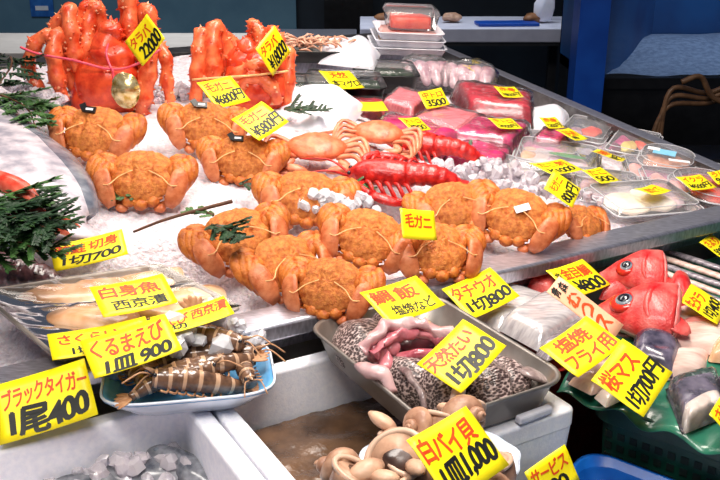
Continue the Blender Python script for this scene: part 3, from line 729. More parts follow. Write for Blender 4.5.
# ------------------------------------------------------------------ ice lumps on things
ice_chunks('heap of clear ice cubes over the rear lobster and the right-hand crabs', MT(492, 184, .02, -18), 120, (.17, .055), .0125, 3, lift=.03, m='ice_white')
ice_chunks('clear ice cubes between the crabs in the middle of the pile', MT(322, 212, .045, -6), 46, (.09, .03), .012, 4, lift=.02)
ice_chunks('few ice cubes lying on the front lobster', MT(376, 168, .05, 0), 22, (.06, .02), .010, 5, lift=.02, m='ice_white')
ice_chunks('small heap of ice cubes at the foot of the right-hand hair crab', MT(364, 205, .05, 0), 10, (.03, .012), .011, 6)
ice_chunks('loose ice cubes between the left king crab and the salmon', MT(36, 98, .07, -40), 60, (.11, .04), .012, 7, m='ice_white')
ice_chunks('loose ice cubes between the two king crabs', MT(178, 96, .04, 10), 60, (.10, .05), .013, 8, m='ice_white')
ice_chunks('ice cubes at the front of the right-hand crabs below the 800 card', MT(556, 198, .03, -14), 30, (.08, .02), .010, 9, m='ice_white', lift=.02)
# ------------------------------------------------------------------ tuna, squid, packs in the right half of the case
def wrapit(root, M_quad, h, th, m='wrap_tight', n=14, z=None, name='plastic_wrap'):
    return slab(name, M_quad, th, m, parent=root, h=h, z=z, p=6, n=n, amp=.004, freq=60)
def block(label, quad, th, m, h=-.032, cat='tuna', name='tuna_block', group='tuna blocks in the case', p=9, amp=.004, seed=0, wrap=True, grow=3):
    W = [onT(x, y, h) for x, y in quad]; c = sum(W, Vector()) / 4
    t = thing(name, label, cat, Matrix.Translation(c), group)
    slab('meat', quad, th, m, parent=t, h=h, p=p, n=16, amp=amp, freq=25, seed=seed)
    if wrap:
        cx = sum(q[0] for q in quad) / 4; cy = sum(q[1] for q in quad) / 4
        slab('plastic_wrap', [(cx + (x - cx) * 1.04, cy + (y - cy) * 1.04) for x, y in quad], th + .005, 'wrap_tight', parent=t, h=h, p=10, n=16, amp=.005, freq=50, seed=seed + 3)
    return t
block('long flat red tuna loin at the back left, behind the ice bag', [(316, 108), (384, 122), (402, 113), (334, 102)], .035, 'tuna', amp=.006, seed=1)
block('pale pink fatty tuna block under the card reading 3500', [(378, 118), (412, 128), (430, 112), (396, 102)], .055, 'tuna_fat', seed=2)
block('pink tuna block in front of the card reading 3500', [(406, 134), (458, 150), (486, 130), (432, 117)], .05, 'tuna_fat', seed=3)
block('large deep red tuna block at the back right under a yellow card', [(466, 124), (532, 132), (534, 112), (450, 98)], .068, 'tuna', seed=4)
block('dark red tuna block in front of the large deep red one', [(444, 150), (512, 158), (532, 138), (470, 130)], .05, 'tuna_dark', seed=5)
block('small dark red tuna piece beside the white ice lump', [(530, 148), (560, 153), (572, 138), (544, 134)], .03, 'tuna_dark', seed=6)
block('purple-red wrapped tuna behind the lobsters under a small card', [(366, 142), (440, 166), (468, 144), (384, 124)], .045, 'tuna_dark', amp=.014, seed=7)
block('purple-red wrapped tuna piece right of the rear lobster', [(440, 166), (500, 176), (512, 156), (462, 148)], .03, 'tuna_dark', amp=.012, seed=8)
# squid bags
def squid(M, label, n, seed):
    t = thing('squid_bag', label, 'squid', M, 'bags of pale squid')
    r = random.Random(seed)
    for i in range(n):
        mb = MB(); x = -.055 + .11 * (i / max(1, n - 1)); a = r.uniform(-.3, .3)
        mb.tube(lerp_path([(x - .01, .05, .02), (x, .02, .034), (x + a * .02, -.02, .03), (x + a * .05, -.055, .012)], 4), [.012, .018, .022, .024, .025, .025, .024, .022, .02, .018, .015, .012, .006], 12, .8).bumpy(.004, 40, i).build('squid_body', 'squid', t)
    MB().rrect([(.17, .13, .04, .0), (.18, .14, .05, .03), (.15, .11, .05, .058), (.08, .06, .03, .066)], q=8).bumpy(.008, 35, seed).build('plastic_bag', 'bag', t)
    return t
squid(MT(426, 80, -.025, 10, 14), 'left bag of pale squid behind the tuna', 4, 1)
squid(MT(468, 84, -.025, -6, 14), 'right bag of pale squid behind the tuna, a yellow card behind it', 4, 2)
# white ice bags
def lump(label, quad, th, h):
    o = slab('ice_bag', quad, th, 'white_bag', label, 'ice bag', 'white ice bags', h=h, p=2.4, n=22, amp=.018, freq=16)
    return o
lump('large smooth white ice bag right of the right king crab', [(268, 128), (346, 134), (366, 108), (294, 98)], .07, .01)
lump('small white ice bag lying between tuna and clear packs', [(514, 130), (562, 134), (572, 116), (530, 112)], .042, -.04)
lump('flat white bag of ice behind the pale flat crab', [(262, 146), (330, 146), (338, 122), (286, 118)], .04, .01)

# clear packs
def pack(label, quad, th, contents, h=-.033, oval=False, seed=0, group='clear plastic packs in the case'):
    th *= .66; cy_ = sum(q[1] for q in quad) / 4; dy_ = 6 if cy_ < 162 else 3
    W = [onT(x, y + dy_, h) for x, y in quad]; c = sum(W, Vector()) / 4
    w = ((W[1] - W[0]).length + (W[2] - W[3]).length) / 2; d = ((W[3] - W[0]).length + (W[2] - W[1]).length) / 2
    ux = ((W[1] - W[0]) + (W[2] - W[3])).normalized(); uy = UN.cross(ux)
    t = thing('clear_pack', label, 'food pack', mk(c, mat3(ux, uy, UN)), group)
    rr = min(w, d) * (.48 if oval else .12)
    MB().rrect([(w * .88, d * .86, rr, .001), (w * .95, d * .95, rr, th * .5), (w, d, rr, th * .55)], q=8, c1=False).build('pack_base', 'clear_box', t)
    MB().rrect([(w * 1.02, d * 1.02, rr, th * .55), (w * 1.02, d * 1.02, rr, th * .6), (w * .95, d * .94, rr, th * .62), (w * .9, d * .88, rr, th), (w * .5, d * .5, rr * .6, th * 1.02)], q=8, c0=False).build('pack_lid', 'clear_box', t)
    rm = MB(); rr_ = []
    for cx, cy, a0 in ((1, 1, 0), (-1, 1, 90), (-1, -1, 180), (1, -1, 270)):
        for k in range(9): a = rad(a0 + 90 * k / 8); rr_.append(Vector((cx * (w / 2 - rr) + rr * cos(a), cy * (d / 2 - rr) + rr * sin(a), th * .57)))
    rm.tube(rr_ + [rr_[0]], .0022, 6).build('pack_rim', 'pack_edge', t)
    rm = MB().tube([Vector((p.x * .90, p.y * .88, th)) for p in rr_ + [rr_[0]]], .0014, 5).build('lid_ridge', 'pack_edge', t)
    r = random.Random(seed)
    for (cx, cy, sx, sy, sz, m, nm) in contents:
        MB().ell((cx * w, cy * d, sz * th * .5 + .002), (sx * w, sy * d, sz * th * .5), None, 20, 10, fn=None).bumpy(.005, 50, r.random() * 9).build(nm, m, t)
    return t
pack('clear clamshell with a strip of red fish, nearest the side rail behind a yellow card', [(552, 134), (600, 143), (618, 124), (574, 115)], .036, [(.1, .0, .22, .2, .7, 'red_meat', 'red_fish_slice'), (-.22, -.1, .18, .25, .5, 'squid', 'white_slice')], seed=1)
pack('clear pack with orange red and yellow slices beside the oval roe tub', [(602, 149), (650, 157), (662, 136), (620, 126)], .036, [(.2, .1, .2, .28, .85, 'red_meat', 'red_fish_slice'), (-.08, -.15, .16, .2, .7, 'yellow_meat', 'yellow_slice'), (-.25, .1, .16, .25, .6, 'magenta_meat', 'pink_slice')], seed=2)
pk = pack('oval clear tub of brown roe with a blue and white label by the side rail', [(630, 167), (688, 178), (700, 156), (644, 145)], .05, [(0, 0, .42, .42, .7, 'roe_brown', 'roe')], oval=True, seed=3)
MB().box((-.01, .01, .0345), (.055, .04, .001)).build('blue_label', 'label_blue', pk); MB().box((.03, -.035, .0345), (.05, .014, .001), Matrix.Rotation(.2, 3, 'Z')).build('white_label', 'label_white', pk)
MB().box((-.038, .022, .035), (.03, .022, .001)).build('white_label', 'label_white', pk)
pk = pack('clear pack of white slices with a green leaf, centre of the packs', [(502, 164), (592, 178), (606, 150), (524, 138)], .04, [(-.2, 0, .22, .3, .5, 'fillet_white', 'white_slice'), (.12, -.1, .26, .28, .5, 'squid', 'white_slice'), (-.33, .05, .1, .25, .6, 'fillet', 'tan_slice')], seed=4)
pad(MB(), (-.02, -.0, .024), (.07, -.004, .024), .014, .15, up=(0, 0, 1)).build('leaf', 'leaf', pk)
pack('clear pack with magenta fish below the oval roe tub', [(614, 180), (676, 186), (684, 164), (632, 158)], .03, [(.1, 0, .3, .34, .5, 'magenta_meat', 'pink_slice'), (-.28, 0, .14, .3, .5, 'pink_meat', 'pale_slice')], seed=5)
pack('wide clear pack with a shiny raised edge, right of the 800 card', [(556, 200), (632, 206), (650, 180), (586, 170)], .032, [(-.1, 0, .3, .32, .4, 'squid', 'white_slice'), (.25, 0, .15, .3, .4, 'fillet_white', 'white_slice')], seed=6)
pack('clear bag-like pack of cream scallops at the front steel rim', [(588, 221), (672, 211), (694, 191), (606, 195)], .05, [(-.2, -.05, .24, .34, .8, 'scallop', 'scallop_meat'), (.1, .0, .24, .36, .8, 'scallop', 'scallop_meat'), (.33, .05, .13, .3, .6, 'squid', 'white_slice')], seed=7)
pack('clear pack of pale pink meat left of the tub with the salmon roe card', [(634, 198), (676, 202), (690, 178), (650, 174)], .045, [(-.1, .0, .25, .36, .85, 'pink_meat', 'pink_meat'), (.25, 0, .18, .3, .7, 'pink_meat', 'pink_meat')], seed=8)
pk = pack('round lidded clear tub of red salmon roe at the right edge by the front rim', [(676, 209), (730, 206), (738, 176), (680, 180)], .05, [(0, 0, .44, .44, .8, 'ikura', 'roe')], oval=True, seed=9)
pack('clear pack of cut fish behind the white-slice pack', [(500, 150), (560, 154), (584, 134), (530, 131)], .03, [(0, 0, .4, .35, .5, 'magenta_meat', 'pink_slice')], seed=10)
pack('clear pack of small fish at the right edge behind the roe tub', [(676, 186), (726, 190), (734, 168), (690, 166)], .03, [(0, 0, .4, .35, .5, 'pink_meat', 'pink_slice')], seed=11)
pack('clear pack of pale slices left of the 1000 card, next to the ice heap', [(478, 176), (528, 190), (548, 168), (498, 156)], .03, [(0, 0, .4, .4, .5, 'fillet_white', 'white_slice')], seed=12)

# black tubs and tray at the far rail, white trays and clear box on the back shelf
def tray(mb, w, d, z0, z1, r, lip=.006, wall=.003, flare=1.08):
    mb.rrect([(w - .01, d - .01, r, z0), (w, d, r, z0 + .004), (w * flare, d * flare, r, z1), (w * flare + 2 * lip, d * flare + 2 * lip, r + lip, z1 + .0005), (w * flare + 2 * lip, d * flare + 2 * lip, r + lip, z1 + .003),
              (w * flare - wall, d * flare - wall, r, z1 + .003), (w - 2 * wall, d - 2 * wall, r, z0 + .006)], q=6)
    return mb
for (x, y, lab, w_) in ((384, 84, 'black food tub with a clear lid, left of the squid bags', .17), (344, 96, 'black food tub under the card for wild tuna', .20), (300, 100, 'low black tub behind the right king crab', .17)):
    t = thing('black_tub', lab, 'tub', MT(x, y + 4, -.03, 6), 'black tubs at the back of the case')
    tray(MB(), w_, .13, 0, .055, .02).build('tub_body', 'black_plastic', t)
    MB().rrect([(w_ * 1.1, .143, .02, .06), (w_ * 1.05, .136, .02, .07), (w_ * .7, .09, .02, .072)], q=5, c0=False).build('clear_lid', 'wrap_tight', t)
    MB().rrect([(w_ * .98, .125, .02, .01), (w_, .128, .02, .045)], q=4).bumpy(.004, 60).build('dark_food', 'cedar_dark', t)
def shelf(x, y, dz=0):
    return onT(x, y, .031 + dz)
bt = thing('black_tray', 'black tray of pale pink shreds on the back shelf behind the right king crab', 'tray', mk(shelf(300, 58), RT @ euler3(10, 0, 0)))
tray(MB(), .28, .12, 0, .035, .01).build('tray_body', 'black_plastic', bt)
m = MB(); r = random.Random(4)
for i in range(90):
    a = r.uniform(0, pi); c = Vector((r.gauss(0, .055), r.gauss(0, .024), .035 + r.uniform(0, .022))); d = Vector((cos(a), sin(a), r.uniform(-.3, .3))) * .02
    m.tube([c - d, c + Vector((0, 0, .006)), c + d], [.002, .0045, .002], 5)
o = m.build('pink_shreds', 'shreds', bt); o['kind'] = 'stuff'
o = slab('white_cloth', [(318, 64), (374, 70), (382, 52), (322, 46)], .055, 'white_bag', 'crumpled white plastic bag on the back shelf, right of the black tray', 'bag', h=.032, p=2.2, n=22, amp=.035, freq=14)
tp = shelf(406, 50)
for k in range(3):
    t = thing('foam_tray', ['lowest white foam tray of the stack on the back shelf', 'middle white foam tray with a brown rim, on the back shelf', 'top white foam tray with pink fish, under the clear box'][k], 'tray', mk(tp + UN * (.024 * k), RT @ euler3(6, 0, 0)), 'stacked white trays')
    tray(MB(), .215 - .012 * k, .15, 0, .022, .012, lip=.004).build('tray_body', 'foam_old', t)
    if k: MB().rrect([(.18, .12, .02, .008), (.17, .11, .02, .019)]).build('fish_slice', 'fillet' if k == 1 else 'pink_meat', t)
t = thing('clear_box', 'clear plastic box of orange fish on top of the stacked white trays', 'food pack', mk(tp + UN * .075 + XT * .006, RT @ euler3(6, 0, 0)))
MB().rrect([(.15, .10, .012, 0), (.165, .115, .012, .045), (.172, .12, .012, .047)], q=5, c1=False).build('box_base', 'clear_box', t)
MB().rrect([(.174, .122, .012, .047), (.16, .108, .012, .062), (.1, .06, .01, .063)], q=5, c0=False).build('box_lid', 'clear_box', t)
MB().rrect([(.13, .08, .02, .003), (.125, .075, .02, .034), (.08, .04, .02, .038)]).bumpy(.005, 50).build('orange_fish', 'red_meat', t)

# ------------------------------------------------------------------ wrapped steel tray at the left
def ftray(mb, quad, depth, M, inset=.86, lip=.008, th=.0025):
    """a tray whose rim runs through four points (local), floor below"""
    q = [Vector(p) for p in quad]; c = sum(q, Vector()) / 4
    def ring(k, dz, rr=.018):
        pts = []
        Q = [c + (p - c) * k for p in q]
        for i in range(4):
            p = Q[i]; a = (Q[i - 1] - p).normalized(); b = (Q[(i + 1) % 4] - p).normalized()
            for s in range(5):
                t = s / 4; A = p + a * rr; B = p + b * rr
                pts.append(A.lerp(p, t).lerp(p.lerp(B, t), t) + M * dz)
        return pts
    g = 1 + lip / max((p - c).length for p in q)
    mb.rings([ring(inset, -depth), ring(inset * 1.02, -depth * .96), ring(.985, -.003), ring(g, -.003), ring(g, 0), ring(.985, 0), ring(.975, -.004), ring(inset * .99, -depth + th * 2)], smooth=True)
    return mb
RZ = .034
Q = [onT(x, y, h) for (x, y, h) in ((-18, 291, RZ), (158, 264, RZ), (239, 308, RZ), (52, 350, RZ))]
c = sum(Q, Vector()) / 4
wt = thing('steel_tray', 'wrapped steel tray of tan fish fillets on the left front of the case', 'tray', Matrix.Translation(c))
Ql = [p - c for p in Q]
ftray(MB(), Ql, .031, UN, .90).build('tray_body', 'steel_dull', wt)
def bil(q, u, v): return q[0].lerp(q[1], u).lerp(q[3].lerp(q[2], u), v)
def wr(u, v):
    p = bil(Ql, u * 1.02 - .01, v * 1.02 - .01); k = (1 - abs(2 * u - 1) ** 4) * (1 - abs(2 * v - 1) ** 4)
    q = p * 1.0
    rdg = abs(noise.noise(Vector((u * 5 - v * 9, u * 3 + v * 2, 4)))) * .007 + noise.noise(Vector((u * 22, v * 9, 1))) * .0012
    return q + UN * (.004 - .014 * k + rdg * k)
MB().grid(44, 30, wr).build('plastic_wrap', 'wrap', wt)
for i, (x, y, yw, s, lab) in enumerate(((66, 303, 10, 1.1, 'tan fillet at the left end inside the wrapped tray'), (96, 325, -10, 1.1, 'tan fillet at the front inside the wrapped tray'), (104, 296, 20, 1.1, 'tan fillet left of the middle card inside the wrapped tray'), (150, 312, -18, 1.05, 'tan fillet in front of the middle card inside the wrapped tray'), (150, 286, 30, 1.0, 'tan fillet behind the middle card inside the wrapped tray'), (188, 303, 16, 1.0, 'tan fillet at the right end inside the wrapped tray'))):
    o = MB().rrect([(.07, .03, .015, 0), (.13, .068, .03, .006), (.13, .066, .03, .014), (.09, .04, .02, .020)], q=7).bumpy(.007, 26, i).build('fish_fillet', 'fillet', M=MT(x, y, .008 + (.004 if i % 2 else 0), yw, 0, 0, s * .92)); tag(o, lab, 'fish fillet', 'fillets in the wrapped tray')

# ------------------------------------------------------------------ white foam boxes in front
ZB = .885
def foam_box(label, a0, a1, b0, b1, wall, depth, yaw=0):
    ca, cb = (a0 + a1) / 2, (b0 + b1) / 2; W = a1 - a0; D = b1 - b0
    t = thing('foam_box', label, 'box', MA(ca, cb, ZB - depth, yaw), 'white foam boxes in front of the case')
    MB().rrect([(W - .03, D - .03, .012, 0), (W - .002, D - .002, .012, depth - .03), (W, D, .012, depth - .028), (W, D, .012, depth - .003), (W - .006, D - .006, .01, depth),
                (W - 2 * wall, D - 2 * wall, .012, depth), (W - 2 * wall - .006, D - 2 * wall - .006, .012, depth - .004), (W - 2 * wall - .02, D - 2 * wall - .02, .012, .025)], q=4, smooth=False).build('box_body', 'foam', t, bevel=.002)
    return t
foam_box('white foam box of iced grey fish at the bottom left', -.80, -.149, -.42, -.09, .026, .243)
fb = foam_box('white foam box of brown water under the steel fish tray', -.145, .307, -.412, -.072, .026, .243)
MB().box((.15, -.166, .252), (.06, .012, .012), Matrix.Rotation(.03, 3, 'Z')).build('lid_rest', 'foam_old', fb, bevel=.003)
# brown water
o = MB().grid(40, 30, lambda u, v: (-.112 + 0, 0, 0) if False else ((u - .5) * .38, (v - .5) * .262, .006 * noise.noise(Vector((u * 7, v * 6, 0))) + .002 * noise.noise(Vector((u * 30, v * 24, 0))))).build('brown_water', 'brown_water', M=MA(.081, -.242, ZB - .085)); tag(o, 'murky brown water filling the foam box below the steel tray', 'water', None, 'stuff')
o = MB().tube([(0, 0, -.05), (0, 0, 0), (.0, 0, .004)], [.05, .055, .02], 20).bumpy(.012, 40).build('dark_shell', 'abalone', M=MA(.13, -.27, ZB - .06)); tag(o, 'dark shellfish lump standing in the brown water beside the steel tray', 'shellfish')
# box A: iced fish
o = MB().grid(60, 30, lambda u, v: ((u - .5) * .565, (v - .5) * .25, .018 * noise.noise(Vector((u * 9, v * 5, 0))) + .006 * noise.noise(Vector((u * 40, v * 20, 0))))).build('slush_ice', 'ice_bed', M=MA(-.475, -.255, ZB - .115)); tag(o, 'white slush ice in the bottom left foam box', 'ice', None, 'stuff')
def small_fish(M, label, s=1, m='grey_fish'):
    t = thing('grey_fish', label, 'fish', M, 'grey fish in the bottom left box')
    P = lerp_path([(-.09, 0, .0), (-.05, 0, .004), (0, 0, .004), (.05, 0, .002), (.085, 0, 0)], 4); n = len(P)
    rr = [.004 + .024 * sin(pi * min(1, .06 + .9 * i / (n - 1))) ** .8 for i in range(n)]
    MB().tube(P, rr, 16, .75).bumpy(.002, 60).build('body', m, t)
    MB().add([(.08, 0, .002), (.115, .028, 0), (.105, 0, .003), (.115, -.028, 0)], [(0, 1, 2), (0, 2, 3)]).build('tail_fin', 'dark_skin', t, solid=.002)
    MB().add([(-.03, .018, .006), (.0, .045, .01), (.03, .040, .008), (.045, .016, .004)], [(0, 1, 2, 3)]).build('dorsal_fin', 'dark_skin', t, solid=.002)
    MB().ell((-.068, -.006, .014), (.006, .005, .004), None, 12, 8).build('eye', 'eye_pale', t)
    return t
small_fish(MZ(150, 478, ZB - .085, 14, 0, 0, 1.15), 'dark grey fish in the middle of the bottom left foam box')
small_fish(MZ(192, 474, ZB - .08, -30, 0, 10, .9), 'grey fish with its tail up at the right end of the bottom left box')
small_fish(MZ(92, 490, ZB - .085, 10, 0, 0, 1.0), 'grey fish nearest the bottom edge of the photo in the left box')
ice_chunks('large clear ice cubes among the grey fish in the bottom left box', MZ(120, 482, ZB - .085, 10), 60, (.16, .05), .013, 21, lift=.02, m='ice_white')
o = MB().rrect([(.05, .02, .009, 0), (.055, .024, .01, .004), (.04, .014, .006, .012)], q=5).build('red_float', 'tray_red', M=MZ(52, 478, ZB - .09, 22, 20)); tag(o, 'small red plastic piece on the ice in the bottom left box', 'plastic piece')

# ------------------------------------------------------------------ blue dish of tiger prawns
dp = onZ(190, 383, .905); DM = mk(dp + Vector((0, 0, -.018)), euler3(10, 0, 0))
dish = thing('blue_dish', 'blue and white dish of tiger prawns on the corner of the foam boxes', 'dish', DM)
def dring(w_, d_, z, wv=0): return [Vector((w_ * cos(t) * (1 + wv * cos(8 * t)) * (1 + .10 * cos(4 * t + pi)) , d_ * sin(t) * (1 + wv * cos(8 * t)) * (1 + .10 * cos(4 * t + pi)), z)) for t in [2 * pi * k / 64 for k in range(64)]]
MB().rings([dring(.09, .055, 0), dring(.098, .062, .002), dring(.128, .088, .028, .012), dring(.133, .092, .033, .014)], c1=False).build('dish_outside', 'dish_white', dish)
MB().rings([dring(.133, .092, .033, .014), dring(.131, .090, .036, .014), dring(.122, .083, .032, .012), dring(.095, .060, .007), dring(.03, .02, .005)], c0=False).build('dish_inside', 'dish_blue', dish)
rimb = MB().tube([p + Vector((0, 0, .003)) for p in dring(.1325, .0915, .0335, .014)] + [dring(.1325, .0915, .0335, .014)[0] + Vector((0, 0, .003))], .0022, 6); rimb.build('dish_rim', 'dish_white', dish)
def prawn_make():
    t = thing('tiger_prawn', '', 'prawn', None, 'tiger prawns in the blue dish')
    P = lerp_path([(-.075, 0, .0), (-.045, 0, .004), (-.01, 0, .006), (.03, .004, .004), (.06, .014, 0)], 7); n = len(P)
    rr = [(.005 + .011 * sin(pi * min(.93, .22 + .75 * i / (n - 1)))) * (1 + .05 * (1 if i % 3 == 0 else -.4)) for i in range(n)]
    MB().tube(P, rr, 14, 1.05, mi=lambda q, j: 1 if q % 4 == 1 else 0).build('body', ['prawn', 'prawn_stripe'], t)
    f = MB()
    for k in range(-2, 3): pad(f, (.058, .012 + .002 * k, .0), (.088 - .004 * abs(k), .018 + .011 * k, .002), .006, .3, up=(0, 0, 1), seg=8)
    f.build('tail_fan', 'prawn_leg', t)
    MB().tube([(-.07, 0, .009), (-.082, 0, .013), (-.092, 0, .016)], [.004, .003, .0008], 6).build('rostrum', 'prawn_stripe', t)
    l = MB()
    for k in range(7): l.tube(lerp_path([(-.05 + .012 * k, -.004, -.006), (-.054 + .012 * k, -.018, -.008), (-.064 + .012 * k, -.024, -.004)], 3), .0016, 5)
    o = l.build('legs', 'prawn_leg', t); o['kind'] = 'stuff'
    for s in (-1, 1):
        MB().tube(lerp_path([(-.08, s * .004, .008), (-.095, s * .014, .012), (-.115, s * .02, -.004)], 5), .0012, 5).build('antenna', 'prawn_leg', t)
        MB().ell((-.074, s * .008, .009), (.0035, .0035, .0035), None, 8, 6).build('eye', 'eye_dark', t)
    return t
pr0 = prawn_make()
PR = [((.024, -.054, .040), 6, 0, 18, 1.02, 'tiger prawn along the front edge of the blue dish'),
      ((.034, -.030, .054), 10, 0, 0, 1.0, 'striped tiger prawn lying on top at the right of the blue dish'),
      ((-.028, -.046, .048), 188, 0, 10, .9, 'dark tiger prawn at the lower left of the blue dish'),
      ((-.078, .0, .040), -68, 0, 0, .82, 'curled tiger prawn at the left end of the blue dish'),
      ((.02, .012, .050), 176, 8, 0, 1.05, 'tiger prawn in the middle of the blue dish under the ice'),
      ((.018, .032, .075), 150, 0, 0, .95, 'tiger prawn at the back of the blue dish'),
      ((.075, .0, .042), 100, 0, 0, .8, 'tiger prawn at the right end of the blue dish'),
      ((.03, .045, .065), 112, 0, -62, .8, 'tiger prawn with its tail fan standing up at the back of the blue dish')]
for i, (l, yw, pt, rl, s, lab) in enumerate(PR):
    M = DM @ Matrix.Translation(l) @ euler3(yw, pt, rl).to_4x4() @ Matrix.Scale(s, 4)
    if i == 0: pr0.matrix_world = M; pr0['label'] = lab
    else: dup(pr0, M, lab)
ice_chunks('big wet ice cubes on the prawns in the blue dish', DM @ Matrix.Translation((-.012, .004, .064)), 18, (.05, .03), .020, 31, m='ice', lift=.02)
ice_chunks('small wet ice cubes at the right end of the blue dish', DM @ Matrix.Translation((.07, .025, .06)), 10, (.03, .02), .014, 32, m='ice', lift=.02)

# ------------------------------------------------------------------ steel tray of sea bream heads
TZR = .94; TA0, TA1, TB0, TB1 = .044, .292, -.416, -.070
tc_ = MA((TA0 + TA1) / 2, (TB0 + TB1) / 2, ZB + .002); TW = TA1 - TA0; TD = TB1 - TB0
st_tray = thing('steel_tray', 'steel tray of sea bream heads resting on the white foam box', 'tray', tc_)
HT = TZR - ZB - .004
MB().rrect([(TW - .05, TD - .05, .03, 0), (TW - .04, TD - .04, .035, .003), (TW - .012, TD - .012, .04, HT - .004), (TW - .002, TD - .002, .042, HT - .003), (TW, TD, .042, HT), (TW - .004, TD - .004, .042, HT + .003),
            (TW - .014, TD - .014, .04, HT), (TW - .044, TD - .044, .035, .006)], q=8).build('tray_body', 'steel_tray', st_tray)
def hloc(M):
    inv = M.inverted(); return lambda x, y, z: inv @ onZ(x, y, z)
HM = MA(.135, -.165, ZB + .006, 0)
h1 = thing('sea_bream_head', 'sea bream head with an open pink throat at the back of the steel tray', 'fish head', HM, 'sea bream heads in the steel tray'); Lc = hloc(HM)
m = MB().ell(Lc(364, 345, .92), (.050, .062, .040), euler3(-20, 0, 0), 28, 18).ell(Lc(395, 328, .93), (.045, .035, .036), euler3(0, 0, 0), 24, 14).bumpy(.007, 24, 1); m.build('scaled_skin', 'bream_scale', h1)
m = MB().tube(lerp_path([Lc(362, 352, .965), Lc(378, 334, .98), Lc(402, 324, .985), (Lc(428, 325, .98)), Lc(448, 336, .965), Lc(456, 350, .945)], 6), [.008] + [.011] * 28 + [.008, .006], 12, 1.0).bumpy(.012, 46, 2); m.build('collar_skin', 'collar', h1)
m = MB().tube(lerp_path([Lc(374, 356, .962), Lc(386, 341, .972), Lc(404, 332, .975), (Lc(426, 332, .97)), Lc(444, 343, .955)], 6), .0095, 12).bumpy(.010, 50, 5); m.build('pink_collar', 'flesh', h1)
MB().ell(Lc(416, 344, .925), (.042, .034, .022), None, 22, 12).bumpy(.006, 30).build('throat_cavity', 'flesh_dark', h1)
m = MB().ell(Lc(377, 352, .955), (.016, .017, .017), None, 16, 10).ell(Lc(391, 350, .955), (.014, .012, .014), None, 16, 10).ell(Lc(384, 362, .945), (.014, .02, .015), None, 16, 10).bumpy(.008, 50, 4); m.build('pink_gill_flesh', 'flesh', h1)
m = MB().tube(lerp_path([Lc(360, 368, .94), Lc(374, 372, .95), Lc(386, 378, .945), Lc(392, 392, .93)], 5), [.009 + .004 * sin(pi * i / 15) for i in range(16)], 10, .8).bumpy(.006, 40, 7); m.build('jaw_bone', 'collar', h1)
m = MB().tube(lerp_path([Lc(398, 358, .945), Lc(420, 354, .955), Lc(440, 356, .948)], 5), .010, 10, .8).bumpy(.005, 40, 9); m.build('tongue', 'flesh', h1)
HM = MA(.115, -.315, ZB + .006, 6)
h2 = thing('sea_bream_head', 'scaled brown sea bream piece at the front left of the steel tray', 'fish head', HM, 'sea bream heads in the steel tray'); Lc = hloc(HM)
MB().ell(Lc(412, 384, .915), (.036, .060, .040), euler3(26, 8, 0), 28, 18).ell(Lc(437, 394, .915), (.030, .055, .040), euler3(6, 8, 0), 28, 18).bumpy(.006, 24, 6).build('scaled_skin', 'bream_scale', h2)
MB().tube(lerp_path([Lc(450, 412, .93), Lc(456, 396, .955), Lc(462, 380, .96), Lc(470, 368, .945)], 5), .008, 10).bumpy(.004, 40).build('cut_flesh', 'fillet_pale', h2)
MB().tube(lerp_path([Lc(398, 368, .94), Lc(408, 374, .956), Lc(420, 392, .957), Lc(426, 410, .94)], 5), .005, 10).bumpy(.004, 40).build('gill_cover', 'bream_skin', h2)
HM = MA(.215, -.265, ZB + .006, 0)
h3 = thing('sea_bream_head', 'scaled brown sea bream piece at the right end of the steel tray', 'fish head', HM, 'sea bream heads in the steel tray'); Lc = hloc(HM)
MB().ell(Lc(480, 386, .913), (.044, .060, .040), euler3(-6, 0, -6), 28, 18).ell(Lc(508, 376, .915), (.030, .046, .022), euler3(-10, 0, 0), 28, 18).bumpy(.007, 22, 12).build('scaled_skin', 'bream_scale', h3)
MB().ell(Lc(470, 350, .93), (.040, .03, .022), None, 16, 10).bumpy(.006, 36, 3).build('pink_flesh', 'flesh', h3)
pad(MB(), Lc(520, 372, .935), Lc(548, 378, .915), .02, .3, up=(0, 0, 1)).bumpy(.003, 60).build('side_fin', 'bream_skin', h3)

